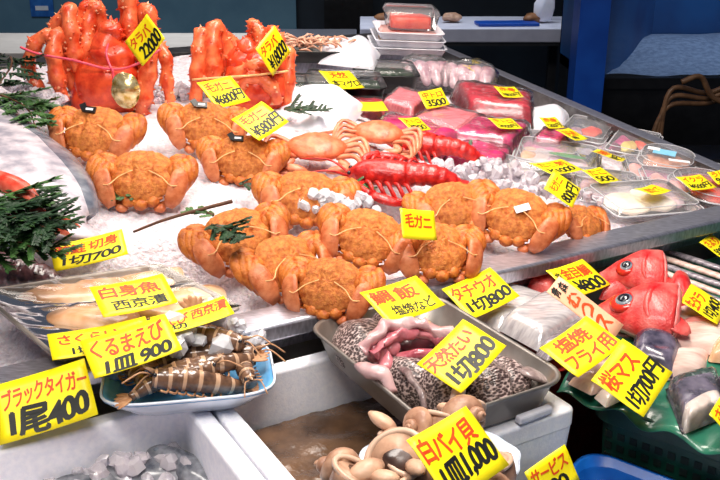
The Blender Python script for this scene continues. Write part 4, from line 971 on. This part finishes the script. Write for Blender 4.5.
# ------------------------------------------------------------------ dish of whelks
wd = onZ(438, 480, .885); WM = mk(wd + Vector((0, 0, .002)), euler3(12, 0, 0))
pl = thing('shell_dish', 'white and blue dish of whelks at the bottom edge of the photo', 'dish', WM)
def oring(w_, d_, z): return [Vector((w_ * cos(t) * (1 + .02 * cos(10 * t)), d_ * sin(t) * (1 + .02 * cos(10 * t)), z)) for t in [2 * pi * k / 60 for k in range(60)]]
MB().rings([oring(.07, .05, 0), oring(.076, .055, .003), oring(.100, .074, .022), oring(.104, .078, .026)], c1=False).build('dish_outside', 'dish_white', pl)
MB().rings([oring(.102, .078, .026), oring(.1, .076, .028), oring(.092, .068, .022), oring(.075, .052, .006), oring(.03, .02, .005)], c0=False).build('dish_inside', 'dish_white', pl)
def whelk_make():
    t = thing('whelk', '', 'shell', None, 'whelks in the white dish')
    P = []; R = []
    for i in range(64):
        k = i / 63; th = k * 2 * pi * 3.1; s = math.exp(2.6 * (k - 1)); P.append(Vector((.022 * s * cos(th), .022 * s * sin(th), .066 * (1 - s)))); R.append(.0265 * s + .0008)
    MB().tube(P, R, 16, 1.15).bumpy(.0012, 60).build('spiral_shell', 'shell', t)
    e = P[-1]; d = (P[-1] - P[-3]).normalized(); x, y = frame_of(d)
    lip = [e + d * .001 + x * .026 * cos(a) + y * .031 * sin(a) for a in [2 * pi * k / 24 for k in range(25)]]
    MB().tube(lip, .0038, 8).build('shell_lip', 'shell_lip', t)
    MB().ell(e - d * .006, (.021, .024, .008), mat3(x, y, d), 18, 10).bumpy(.002, 60).build('foot', 'shell_foot', t)
    pad(MB(), e - Vector((0, 0, .015)), e - Vector((.0, 0, .052)) + d * .004, .012, .7).build('siphon_canal', 'shell', t)
    return t
wk0 = whelk_make()
WK = [((396, 446, .935), (60, 100, 30), 1.1, 'whelk with a dark foot showing in its opening, left in the dish'),
      ((432, 424, .955), (-40, 70, 0), .85, 'small whelk at the back of the dish, left of the topmost one'),
      ((452, 414, .965), (20, 60, 40), .9, 'topmost whelk behind the card reading 1,000'),
      ((404, 478, .93), (120, 80, -20), 1.15, 'large pale whelk at the bottom edge of the dish'),
      ((420, 460, .935), (200, 95, 10), .95, 'whelk in the middle of the dish'),
      ((362, 474, .93), (250, 90, 0), .95, 'whelk at the left rim of the dish'),
      ((478, 478, .92), (30, 90, 0), .95, 'whelk at the right end of the dish behind the card')]
for i, (q, e, s, lab) in enumerate(WK):
    M = mk(onZ(*q), Euler([rad(a) for a in (e[1], e[2], e[0])]).to_matrix(), s)
    if i == 0: wk0.matrix_world = M; wk0['label'] = lab
    else: dup(wk0, M, lab)

# ------------------------------------------------------------------ green basket side
BY = 30 - 69
bq = ABZ(.357, -.388, 0); ex = (UB0 * -.93 + UA * .36).normalized(); ey = (UA * .93 + UB0 * .36).normalized()
BL_, BW_ = .55, .36; bc = bq + ex * BL_ / 2 + ey * BW_ / 2
bk = thing('green_basket', 'dark green mesh basket of fish cuts at the bottom right', 'basket', mk(Vector((bc.x, bc.y, .641)), mat3(ex, ey, UZ)))
BH = .87 - .641
MB().rrect([(BL_ - .04, BW_ - .04, .02, 0), (BL_ - .02, BW_ - .02, .025, BH - .03), (BL_, BW_, .03, BH - .028), (BL_, BW_, .03, BH), (BL_ - .02, BW_ - .02, .03, BH), (BL_ - .045, BW_ - .045, .025, .02)], q=5, smooth=False).build('basket_body', 'basket_green', bk, bevel=.002)
m = MB()
for r_ in range(5):
    for i in range(26):
        z = BH - .05 - r_ * .02; y = -BW_ / 2 + .0108 + (BH - .03 - z) * .05
        m.box((-BL_ / 2 + .03 + i * .019, y, z), (.011, .004, .011), Matrix.Rotation(.0, 3, 'X'))
m.build('mesh_holes', 'basket_hole', bk)
rt = thing('red_crate', 'dark red plastic crate behind the yellow cards, along the case front', 'crate', MA(.465, -.178, .641))
tray(MB(), .27, .2, 0, .219, .02, flare=1.03).rrect([(.25, .18, .02, .205), (.255, .185, .02, .21)]).build('crate_body', 'tray_red', rt)
gt = thing('green_crate', 'green crate of silver fish strips at the right edge along the case front', 'crate', MA(1.07, -.165, .641))
tray(MB(), .62, .18, 0, .219, .015, flare=1.02).rrect([(.6, .16, .015, .2), (.605, .165, .015, .205)]).build('crate_body', 'sheet_green', gt)
# sheet over the basket
SQ = [onZ(x, y, .876) for x, y in ((557, 386), (766, 472), (860, 300), (628, 300))]
def shf(u, v):
    p = bil(SQ, u, v); e_ = sst(.12, 0, v); q = p - bq; outside = q.dot(ey)
    z = .010 * noise.noise(Vector((p.x * 12, p.y * 12, 3))) + .006 * noise.noise(Vector((p.x * 30, p.y * 30, 1))) + .006 * sin(u * 24) * e_ - .012 * e_
    p = p + (UB0 * -.0) ; return Vector((p.x, p.y, .880 + z))
o = MB().grid(60, 36, shf).build('green_sheet', 'sheet_green', solid=.0015); tag(o, 'wrinkled green plastic sheet lying over the green basket', 'sheet')
# fish on the green side
def cut(label, quad, z, th, m, p=4, amp=.004, seed=0, name='fish_piece', group='fish cuts on the green side', freq=26, skin=None, cat='fish'):
    W = [onZ(x, y, z) for x, y in quad]; c = sum(W, Vector()) / 4
    t = thing(name, label, cat, Matrix.Translation(c), group)
    slab('flesh', quad, th, m, parent=t, z=z, p=p, n=16, amp=amp, seed=seed, freq=freq)
    if skin:
        k = skin[1]; slab('skin', [quad[i] for i in range(4)] if k is None else k, th + .003, skin[0], parent=t, z=z, p=p, n=14, amp=amp, seed=seed, freq=freq)
    return t
cut('long grey cutlassfish piece on the left, touching the steel tray', [(458, 318), (502, 336), (556, 305), (512, 289)], .875, .03, 'silver_skin', 5)
cut('broad pale cutlassfish piece in the middle, under the pink slip', [(498, 330), (540, 353), (598, 318), (546, 298)], .885, .034, 'silver_skin', 6, seed=2)
cut('narrow dark-edged cutlassfish strip above the card for frying', [(536, 354), (548, 362), (604, 330), (590, 318)], .89, .024, 'silver_strip', 5, seed=3)
cut('pale fish fillet under the cherry trout card, left', [(568, 384), (592, 396), (640, 372), (604, 360)], .88, .022, 'fillet_pale', 3, seed=4, skin=('dark_skin', [(566, 380), (580, 388), (600, 374), (586, 366)]))
cut('pale trout slice sticking out below the cherry trout card', [(594, 398), (606, 408), (640, 392), (626, 376)], .884, .016, 'fillet_white', 3, seed=5)
cut('blue-skinned fish piece right of the card for frying', [(628, 366), (672, 378), (684, 352), (634, 334)], .886, .036, 'dark_skin', 3, seed=6, amp=.008)
cut('pale fillet at the right of the cherry trout card', [(640, 384), (704, 376), (712, 352), (662, 356)], .88, .024, 'fillet_pale', 2.6, seed=7)
cut('long pale cod fillet below the cod card', [(650, 352), (730, 356), (736, 322), (674, 330)], .888, .028, 'fillet_pale', 2.6, seed=8, skin=('red_fish_pale', [(662, 338), (730, 338), (732, 328), (680, 330)]))
cut('cod fillet at the right edge behind the cod card', [(660, 336), (700, 332), (716, 312), (676, 310)], .89, .028, 'fillet_white', 2.6, seed=9)
cut('pale fillet at the far right edge below the cod card', [(708, 362), (750, 366), (750, 340), (712, 344)], .886, .03, 'fillet', 2.6, seed=10)
fp = cut('wrapped dark-skinned fish piece with a white belly at the right', [(684, 428), (724, 412), (714, 378), (668, 390)], .884, .024, 'dark_skin', 6, seed=11, skin=('fillet_white', [(684, 432), (724, 416), (719, 400), (680, 416)]))
slab('plastic_wrap', [(682, 435), (727, 417), (715, 375), (665, 389)], .03, 'wrap_tight', parent=fp, z=.884, p=7, amp=.006, freq=50)
fp = cut('wrapped dark-skinned fish piece cut off by the right edge', [(726, 420), (770, 410), (760, 374), (714, 382)], .884, .024, 'dark_skin', 6, seed=12)
for i in range(5):
    y0 = 250 + 6.5 * i
    P = [onZ(x, y, .873 + .0 + .002 * i) for x, y in ((640 + 6 * i, y0 - 2), (668, y0 + 2 + i), (700, y0 + 12 + 1.5 * i), (750, y0 + 28 + i * 2))]
    c = P[1]; o = MB().tube(lerp_path([p - c for p in P], 5), [.004] + [.0095] * 14 + [.006], 10, .6, up=UZ).bumpy(.0015, 50, i).build('silver_fish_strip', 'silver_strip' if i % 2 == 0 else 'fillet_pale', M=Matrix.Translation(c))
    tag(o, ['topmost', 'second', 'third', 'fourth', 'lowest'][i] + ' long thin fish strip on the green tray at the right edge', 'fish', 'silver fish strips')
# red snapper heads
def snapper(M, label, s=1):
    t = thing('red_fish_head', label, 'fish head', M, 'red fish heads')
    P = lerp_path([(-.095, 0, .012), (-.07, 0, .022), (-.03, 0, .034), (.01, 0, .038), (.045, 0, .036)], 5); n = len(P)
    hh = [.014 + .052 * sst(0, .8, i / (n - 1)) for i in range(n)]
    rs = [[P[i] + Vector((0, hh[i] * cos(a), hh[i] * .62 * sin(a))) for a in [2 * pi * k / 26 for k in range(26)]] for i in range(n)]
    MB().rings(rs, lambda q, j: 1 if 13 <= j else 0).bumpy(.003, 40).build('head_skin', ['red_fish', 'red_fish_pale'], t)
    MB().rings([[Vector((.046 + .003 * k, (hh[-1] - .006 * k) * cos(a), .036 + (hh[-1] - .006 * k) * .62 * sin(a))) for a in [2 * pi * q / 26 for q in range(26)]] for k in range(3)]).bumpy(.003, 50).build('cut_flesh', 'red_fish_pale', t)
    g = MB().tube(lerp_path([(.015, -.055, .052), (.0, -.03, .068), (.002, .01, .0745), (.018, .045, .062)], 5), [.004 + .002 * sin(pi * i / 15) for i in range(16)], 8); g.build('gill_cover', 'red_fish', t)
    g = MB().tube(lerp_path([(.024, -.055, .05), (.010, -.03, .067), (.012, .01, .073), (.026, .045, .06)], 5), [.003] * 16, 8); g.build('gill_slit', 'flesh_dark', t)
    e = MB().ell((-.038, -.004, .054), (.025, .025, .012), euler3(0, 0, -18), 24, 12).build('eye_ring', 'eye_red', t)
    MB().ell((-.039, -.005, .062), (.0155, .0155, .006), euler3(0, 0, -18), 20, 10).build('iris', 'eye_pale', e)
    MB().ell((-.040, -.005, .0662), (.0105, .0105, .0032), euler3(0, 0, -18), 18, 8).build('pupil', 'eye_dark', e)
    m = MB().tube(lerp_path([(-.098, -.01, .014), (-.08, -.03, .024), (-.05, -.042, .03)], 4), .004, 8); m.build('mouth', 'flesh_dark', t)
    pad(MB(), (.03, -.03, .062), (.07, -.055, .05), .018, .2, up=(0, 0, 1)).build('side_fin', 'red_fish', t)
    return t
snapper(MZ(645, 328, .89, -20, 18, 0, .98), 'front red fish head with a big round eye beside the pink slip')
snapper(MZ(640, 283, .90, -12, 26, 0, .78), 'rear red fish head behind the card for red snapper')
cut('bright red fish piece with a raised fin between the red heads and the cod card', [(660, 312), (694, 316), (690, 290), (672, 284)], .90, .05, 'red_fish', 2.6, seed=15, amp=.008)
cut('flat red fish piece behind the pink slip', [(598, 300), (640, 300), (640, 282), (606, 284)], .885, .03, 'red_fish', 3, seed=16)
cut('small red fish piece left of the card for red snapper', [(526, 290), (552, 294), (556, 282), (534, 280)], .88, .025, 'red_fish', 3, seed=17)
cut('pink fish piece hidden between the two red heads', [(640, 310), (668, 306), (668, 286), (644, 288)], .89, .03, 'red_fish_pale', 3, seed=18)

# blue bin
bb = ABZ(.33, -.355, 0); BX, BYW = .46, .26
cbn = ABZ(.357, -.388, 0) + ex * (BX / 2 + .012) - ey * (BYW / 2 + .012)
bn = thing('blue_bin', 'blue plastic bin of frothy water at the bottom edge, beside the green basket', 'bin', mk(Vector((cbn.x, cbn.y, .641)), mat3(ex, ey, UZ)))
MB().rrect([(BX - .05, BYW - .05, .03, 0), (BX - .03, BYW - .03, .03, .13), (BX - .01, BYW - .01, .035, .155), (BX, BYW, .04, .159), (BX - .014, BYW - .014, .035, .159), (BX - .05, BYW - .05, .03, .03)], q=6).build('bin_body', 'bin_blue', bn)
o = MB().rrect([(BX - .055, BYW - .055, .03, 0), (BX - .05, BYW - .05, .03, .100)], q=5).bumpy(.003, 40).build('frothy_water', 'froth', M=mk(Vector((cbn.x, cbn.y, .676)), mat3(ex, ey, UZ))); tag(o, 'frothy white water inside the blue bin', 'water', None, 'stuff')
# ------------------------------------------------------------------ price cards with brush lettering
_tc = {}
def glyphs(s, bold):
    if (s, bold) in _tc: return _tc[(s, bold)]
    c = bpy.data.curves.new('t', 'FONT'); c.body = s; c.offset = bold; c.resolution_u = 3; c.space_character = .86
    o = bpy.data.objects.new('t', c); C.objects.link(o); bpy.context.view_layer.update()
    me = bpy.data.meshes.new_from_object(o.evaluated_get(bpy.context.evaluated_depsgraph_get()))
    vs = [v.co.copy() for v in me.vertices]; fs = [tuple(p.vertices) for p in me.polygons]
    bpy.data.objects.remove(o); bpy.data.curves.remove(c); bpy.data.meshes.remove(me)
    x0 = min(v.x for v in vs); x1 = max(v.x for v in vs); y0 = min(v.y for v in vs); y1 = max(v.y for v in vs)
    _tc[(s, bold)] = ([(v.x - x0, v.y - y0) for v in vs], fs, x1 - x0, y1 - y0); return _tc[(s, bold)]
def card_pose(quad, aspect):
    """the flat card whose corners fall on the four picture points: solve its tilt from its known shape"""
    q = [Vector(p) for p in quad]; u = ((q[1] - q[0]) + (q[2] - q[3])) / 2; v = ((q[3] - q[0]) + (q[2] - q[1])) / 2
    u = Vector((u.x, -u.y)); v = Vector((v.x, -v.y)); r2 = aspect ** 2; A = r2; B = -(r2 * v.length_squared + u.length_squared); D = u.length_squared * v.length_squared - u.dot(v) ** 2
    h2 = (-B + math.sqrt(max(0, B * B - 4 * A * D))) / (2 * A); uz = math.sqrt(max(0, r2 * h2 - u.length_squared)); vz = math.sqrt(max(0, h2 - v.length_squared))
    if u.dot(v) > 0: uz = -uz
    best = None; cr = cam.matrix_basis.to_3x3(); RC = Euler((pi / 2 - PITCH, 0, 0)).to_matrix()
    for s in (1, -1):
        U = RC @ Vector((u.x, u.y, s * uz)); V = RC @ Vector((v.x, v.y, s * vz)); n = V.cross(U).normalized()   # V runs down the card
        if best is None or n.z > best[2].z: best = (U, V, n)
    return best
def price_card(label, quad, rows, h=None, z=None, Y=None, aspect=1.45, m='card', bend=.06, cat='price card', group='yellow price cards', tilt=0):
    c2 = Vector((sum(p[0] for p in quad) / 4, sum(p[1] for p in quad) / 4)); U, V, n = card_pose(quad, aspect)
    p = onY(c2.x, c2.y, Y) if Y else onT(c2.x, c2.y, h) if z is None else onZ(c2.x, c2.y, z); dist = (p - CAM).dot(Vector((0, cos(PITCH), -sin(PITCH)))) / F
    w = U.length * dist; hh = V.length * dist; ux = U.normalized(); uy = n.cross(ux)
    t = thing('price_card', label, cat, mk(p, mat3(ux, uy, n)), group)
    def Z(x, y): return bend * w * ((x / w) ** 2 * 1.6 - .13) + .004 * sin(3 * y / hh)
    vs = []; N = 10; K = 6
    for s in (0, -.0007):
        for j in range(K + 1):
            for i in range(N + 1):
                x = (i / N - .5) * w; y = (j / K - .5) * hh; vs.append((x, y, Z(x, y) + s))
    W = N + 1; S = W * (K + 1); fs = []
    for j in range(K):
        for i in range(N):
            a = j * W + i; fs.append((a, a + 1, a + W + 1, a + W)); fs.append((S + a, S + a + W, S + a + W + 1, S + a + 1))
    for i in range(N): fs += [(i, S + i, S + i + 1, i + 1), (K * W + i, K * W + i + 1, S + K * W + i + 1, S + K * W + i)]
    for j in range(K): fs += [(j * W, (j + 1) * W, S + (j + 1) * W, S + j * W), (j * W + N, S + j * W + N, S + (j + 1) * W + N, (j + 1) * W + N)]
    MB().add(vs, fs).build('card', m, t)
    inks = {}
    for (s, ink, cx, cy, bw, bh, *rest) in rows:      # middle and box as fractions of the card
        bold = rest[0] if rest else (.030 if ink == 'r' else .036); slant = rest[1] if len(rest) > 1 else .08
        gv, gf, gw, gh = glyphs(s, .006); kx = bw * w / gw; ky = bh * hh / gh
        mb = inks.setdefault(ink, MB()); pts = []
        bs = bold * min(kx, ky); sh_ = [(-.9, -.5), (.9, -.2), (0, .7), (0, 0)]
        for (x, y), (ox, oy) in [(g_, o_) for o_ in sh_ for g_ in gv]:
            X = (x - gw / 2) * kx + ox * bs; Y = (y - gh / 2) * ky + oy * bs
            X += slant * Y + .012 * w * sin(Y / hh * 7 + len(s)); Y += .03 * hh * sin(X / w * 6 + len(s))
            X += cx * w; Y += cy * hh; pts.append((X, Y, Z(X, Y) + .0006))
        mb.add(pts, [tuple(i + q * len(gv) for i in f) for q in range(4) for f in gf], 0, False)
    for ink, mb in inks.items():
        mb.build({'r': 'red_lettering', 'k': 'black_lettering'}[ink], {'r': 'ink_red', 'k': 'ink_black'}[ink], t)
    return t
G2 = 'yellow price cards'
def two(a, b, **k):
    return [(a, 'r', 0, .22, k.get('wa', .78), .36), (b, 'k', k.get('xb', .02), -.22, k.get('wb', .8), .34)]
price_card('yellow card reading 22000 leaning on the left king crab', [(123, 41), (149, 13), (167, 43), (141, 64)], [('タラバ', 'r', -.06, .2, .72, .34), ('22000', 'k', .08, -.22, .78, .42)], Y=K1(145, 40, -.085 ).y * 0 + kc.location.y - .11, aspect=1.15)
price_card('yellow card reading 18000 leaning on the right king crab', [(256, 53), (273, 26), (290, 48), (274, 76)], [('タラバ', 'r', -.05, .22, .72, .32), ('¥18000', 'k', .06, -.2, .84, .42)], Y=kc2.location.y - .105, aspect=1.1)
price_card('yellow card reading 6800 on the hair crab below the right king crab', [(198, 86), (226, 74), (250, 97), (221, 111)], [('毛ガニ', 'r', -.04, .22, .7, .34), ('¥6800円', 'k', .03, -.2, .86, .38)], h=.15, aspect=1.3)
price_card('yellow card reading 5800 on the hair crab in the middle', [(232, 122), (259, 101), (288, 118), (262, 143)], [('毛ガニ', 'r', -.04, .22, .72, .34), ('¥5800円', 'k', .04, -.2, .88, .42)], h=.15, aspect=1.3)
price_card('yellow card for wild tuna on the black tubs at the back', [(319, 74), (347, 68), (366, 86), (334, 91)], [('天然', 'r', 0, .24, .55, .36), ('本マグロ', 'k', .06, -.2, .84, .36)], h=.055)
price_card('blank-looking yellow card behind the purple wrapped tuna', [(355, 102), (383, 102), (388, 109), (362, 112)], [], h=.02)
price_card('yellow card reading 3500 on the pink fatty tuna', [(417, 94), (441, 87), (451, 103), (426, 110)], [('中トロ', 'r', 0, .22, .8, .36), ('3500', 'k', .04, -.22, .76, .38)], h=0.045)
price_card('yellow card reading 3800 on the purple wrapped tuna', [(398, 120), (417, 117), (433, 127), (411, 132)], two('大トロ', '3800'), h=0.035)
price_card('yellow card on the large deep red tuna block', [(493, 88), (516, 86), (525, 96), (502, 98)], two('赤身', '1800円'), h=0.05)
price_card('yellow card on the dark red tuna block in front', [(487, 120), (513, 118), (523, 127), (498, 129)], two('中トロ', '2000円'), h=0.035)
price_card('small yellow card behind the right squid bag', [(461, 67), (477, 64), (488, 70), (474, 73)], two('いか', '500'), h=.02)
price_card('yellow card in front of the small white ice bag', [(538, 119), (556, 117), (567, 126), (546, 129)], two('赤身', '1200円'), h=0.012)
price_card('yellow card with red writing on the clear packs, beside the clamshell of red fish', [(553, 132), (572, 128), (591, 136), (571, 142)], [('ひらめ', 'r', 0, .1, .7, .5), ('刺身', 'k', -.1, -.28, .4, .26)], h=0.01)
price_card('yellow card on the pale packs beside the red and yellow slices', [(587, 154), (603, 149), (631, 156), (613, 163)], two('刺身用', '600円'), h=0.008)
price_card('yellow card reading 1000 on the pack beside the ice heap', [(528, 166), (566, 159), (584, 168), (547, 175)], two('たこ刺', '¥1000'), h=0.014, aspect=1.6)
price_card('yellow card reading 500 on the wide clear pack', [(580, 172), (604, 168), (622, 178), (596, 184)], two('たこ', '500'), h=0.008)
price_card('narrow yellow card on the cream scallop pack', [(632, 191), (658, 186), (674, 188), (648, 195)], [('ほたて', 'r', 0, 0, .7, .5)], h=0.016, aspect=1.8)
price_card('yellow card reading 800 standing above the smallest hair crab', [(542, 190), (554, 172), (585, 186), (569, 208)], [('毛ガニ', 'r', .0, .24, .7, .3), ('800円', 'k', .02, -.24, .84, .40)], h=.10, aspect=1.0)
price_card('yellow card for salmon roe on the round tub at the right edge', [(675, 179), (706, 175), (717, 186), (687, 190)], two('イクラ', '¥500円'), h=0.018)
price_card('yellow card cut off by the right edge behind the salmon roe card', [(706, 174), (728, 170), (736, 180), (714, 184)], two('うに', '900'), h=0.016)
price_card('small upright yellow card standing among the pile of hair crabs', [(397, 207), (434, 214), (438, 237), (404, 240)], [('毛ガニ', 'r', 0, .1, .76, .45)], h=.11, aspect=1.4)
price_card('yellow card for salmon cuts at the tail of the whole salmon', [(50, 247), (118, 232), (128, 252), (60, 271)], [('時鮭 切身', 'r', 0, .2, .86, .34), ('1切700', 'k', .04, -.22, .8, .34, .03, .2)], h=.055, aspect=2.4)
price_card('yellow card lying in the middle of the wrapped tray', [(91, 291), (154, 277), (178, 302), (113, 312)], [('白身魚', 'r', -.02, .2, .8, .36), ('西京漬', 'k', .04, -.22, .72, .3, .015)], h=.07, aspect=1.7)
price_card('yellow card half hidden behind the tiger prawn card', [(46, 338), (140, 322), (150, 340), (66, 354)], [('さくらい', 'r', -.1, .15, .6, .36), ('1切', 'k', -.2, -.3, .2, .3)], h=.046, aspect=2.6)
price_card('yellow card at the right front corner of the wrapped tray', [(150, 320), (221, 301), (233, 312), (166, 332)], [('えび 西京漬', 'r', .06, .1, .84, .44), ('1切', 'k', -.25, -.3, .25, .26)], h=.066, aspect=2.6)
price_card('yellow card for tiger prawns standing behind the blue dish', [(78, 346), (160, 318), (180, 350), (107, 370)], [('くるまえび', 'r', .0, .16, .84, .46), ('1皿 900', 'k', .04, -.3, .76, .32, .04)], z=.992, aspect=1.75)
price_card('large yellow card for black tiger prawns at the left edge, reading 400', [(-14, 388), (80, 364), (97, 412), (10, 441)], [('ブラックタイガー', 'r', .03, .2, .86, .34), ('1尾400', 'k', .05, -.22, .8, .46, .045)], z=.935, aspect=1.6)
price_card('yellow card for sea bream rice at the back of the steel tray', [(358, 296), (418, 279), (446, 305), (389, 318)], [('鯛 飯', 'r', -.06, .2, .74, .38), ('塩焼など', 'k', .08, -.24, .7, .3, .012)], z=.992, aspect=1.6)
price_card('yellow card for cutlassfish reading 800 beside the grey pieces', [(440, 289), (494, 273), (521, 293), (468, 318)], [('タチウオ', 'r', -.02, .2, .84, .38), ('1切800', 'k', .06, -.22, .84, .36)], z=.935, aspect=1.55)
price_card('yellow card for red snapper reading 800 beside the red fish heads', [(540, 273), (591, 262), (613, 284), (569, 294)], [('地', 'k', -.38, .2, .14, .26, .015), ('金目鯛', 'r', .06, .2, .66, .38), ('¥800', 'k', .14, -.24, .66, .38)], z=.93, aspect=1.7)
price_card('salmon-pink slip with red and black writing between the red fish and pale pieces', [(546, 292), (562, 280), (624, 322), (608, 340)], [('青', 'k', -.26, .38, .36, .14, .03, 0), ('森', 'k', .16, .36, .36, .14, .03, 0), ('む', 'r', .0, .16, .6, .17, .05, 0), ('つ', 'r', .0, -.06, .6, .17, .05, 0), ('ス', 'r', .0, -.3, .6, .19, .05, 0)], z=.965, aspect=.34, m='card_pink', group='price slips', cat='price card')
price_card('yellow card for grilling and frying in front of the cutlassfish', [(538, 350), (594, 322), (627, 342), (569, 371)], [('塩焼', 'r', -.04, .22, .6, .38), ('フライ用', 'r', .02, -.22, .86, .38)], z=.952, aspect=1.6)
price_card('yellow card for cherry trout reading 700 on the green sheet', [(586, 380), (632, 346), (679, 373), (632, 409)], [('桜マス', 'r', -.06, .22, .78, .38), ('1切700円', 'k', .04, -.22, .9, .36)], z=.94, aspect=1.35)
price_card('yellow card for wild bream reading 800 in the steel tray', [(415, 363), (468, 328), (507, 343), (458, 388)], [('天然たい', 'r', -.04, .24, .86, .34), ('1切800', 'k', .04, -.2, .86, .42, .04)], z=.995, aspect=1.5)
price_card('yellow card for white whelks reading 1,000 on the whelk dish', [(402, 437), (470, 419), (513, 468), (449, 490)], [('白バイ貝', 'r', -.02, .22, .84, .36), ('1皿1,000', 'k', .04, -.2, .86, .4, .045)], z=.985, aspect=1.35)
price_card('yellow card with red writing standing in the blue bin', [(520, 469), (566, 449), (584, 482), (538, 504)], [('サービス', 'r', 0, .2, .84, .4), ('500', 'k', 0, -.25, .6, .36)], z=.84, aspect=1.5)
price_card('yellow card for cod reading 400 at the right edge', [(672, 302), (702, 289), (734, 304), (706, 321)], [('生タラ', 'r', -.08, .2, .74, .38), ('1切400', 'k', .06, -.22, .84, .36)], z=.93, aspect=1.5)
price_card('yellow card on the thin fish strips at the right edge', [(694, 244), (718, 236), (738, 248), (714, 257)], two('さより', '500円'), z=.895, aspect=1.6)
price_card('yellow card cut off by the right edge on the wrapped dark fish', [(703, 414), (728, 400), (750, 416), (724, 432)], two('さば', '300円'), z=.925, aspect=1.5)
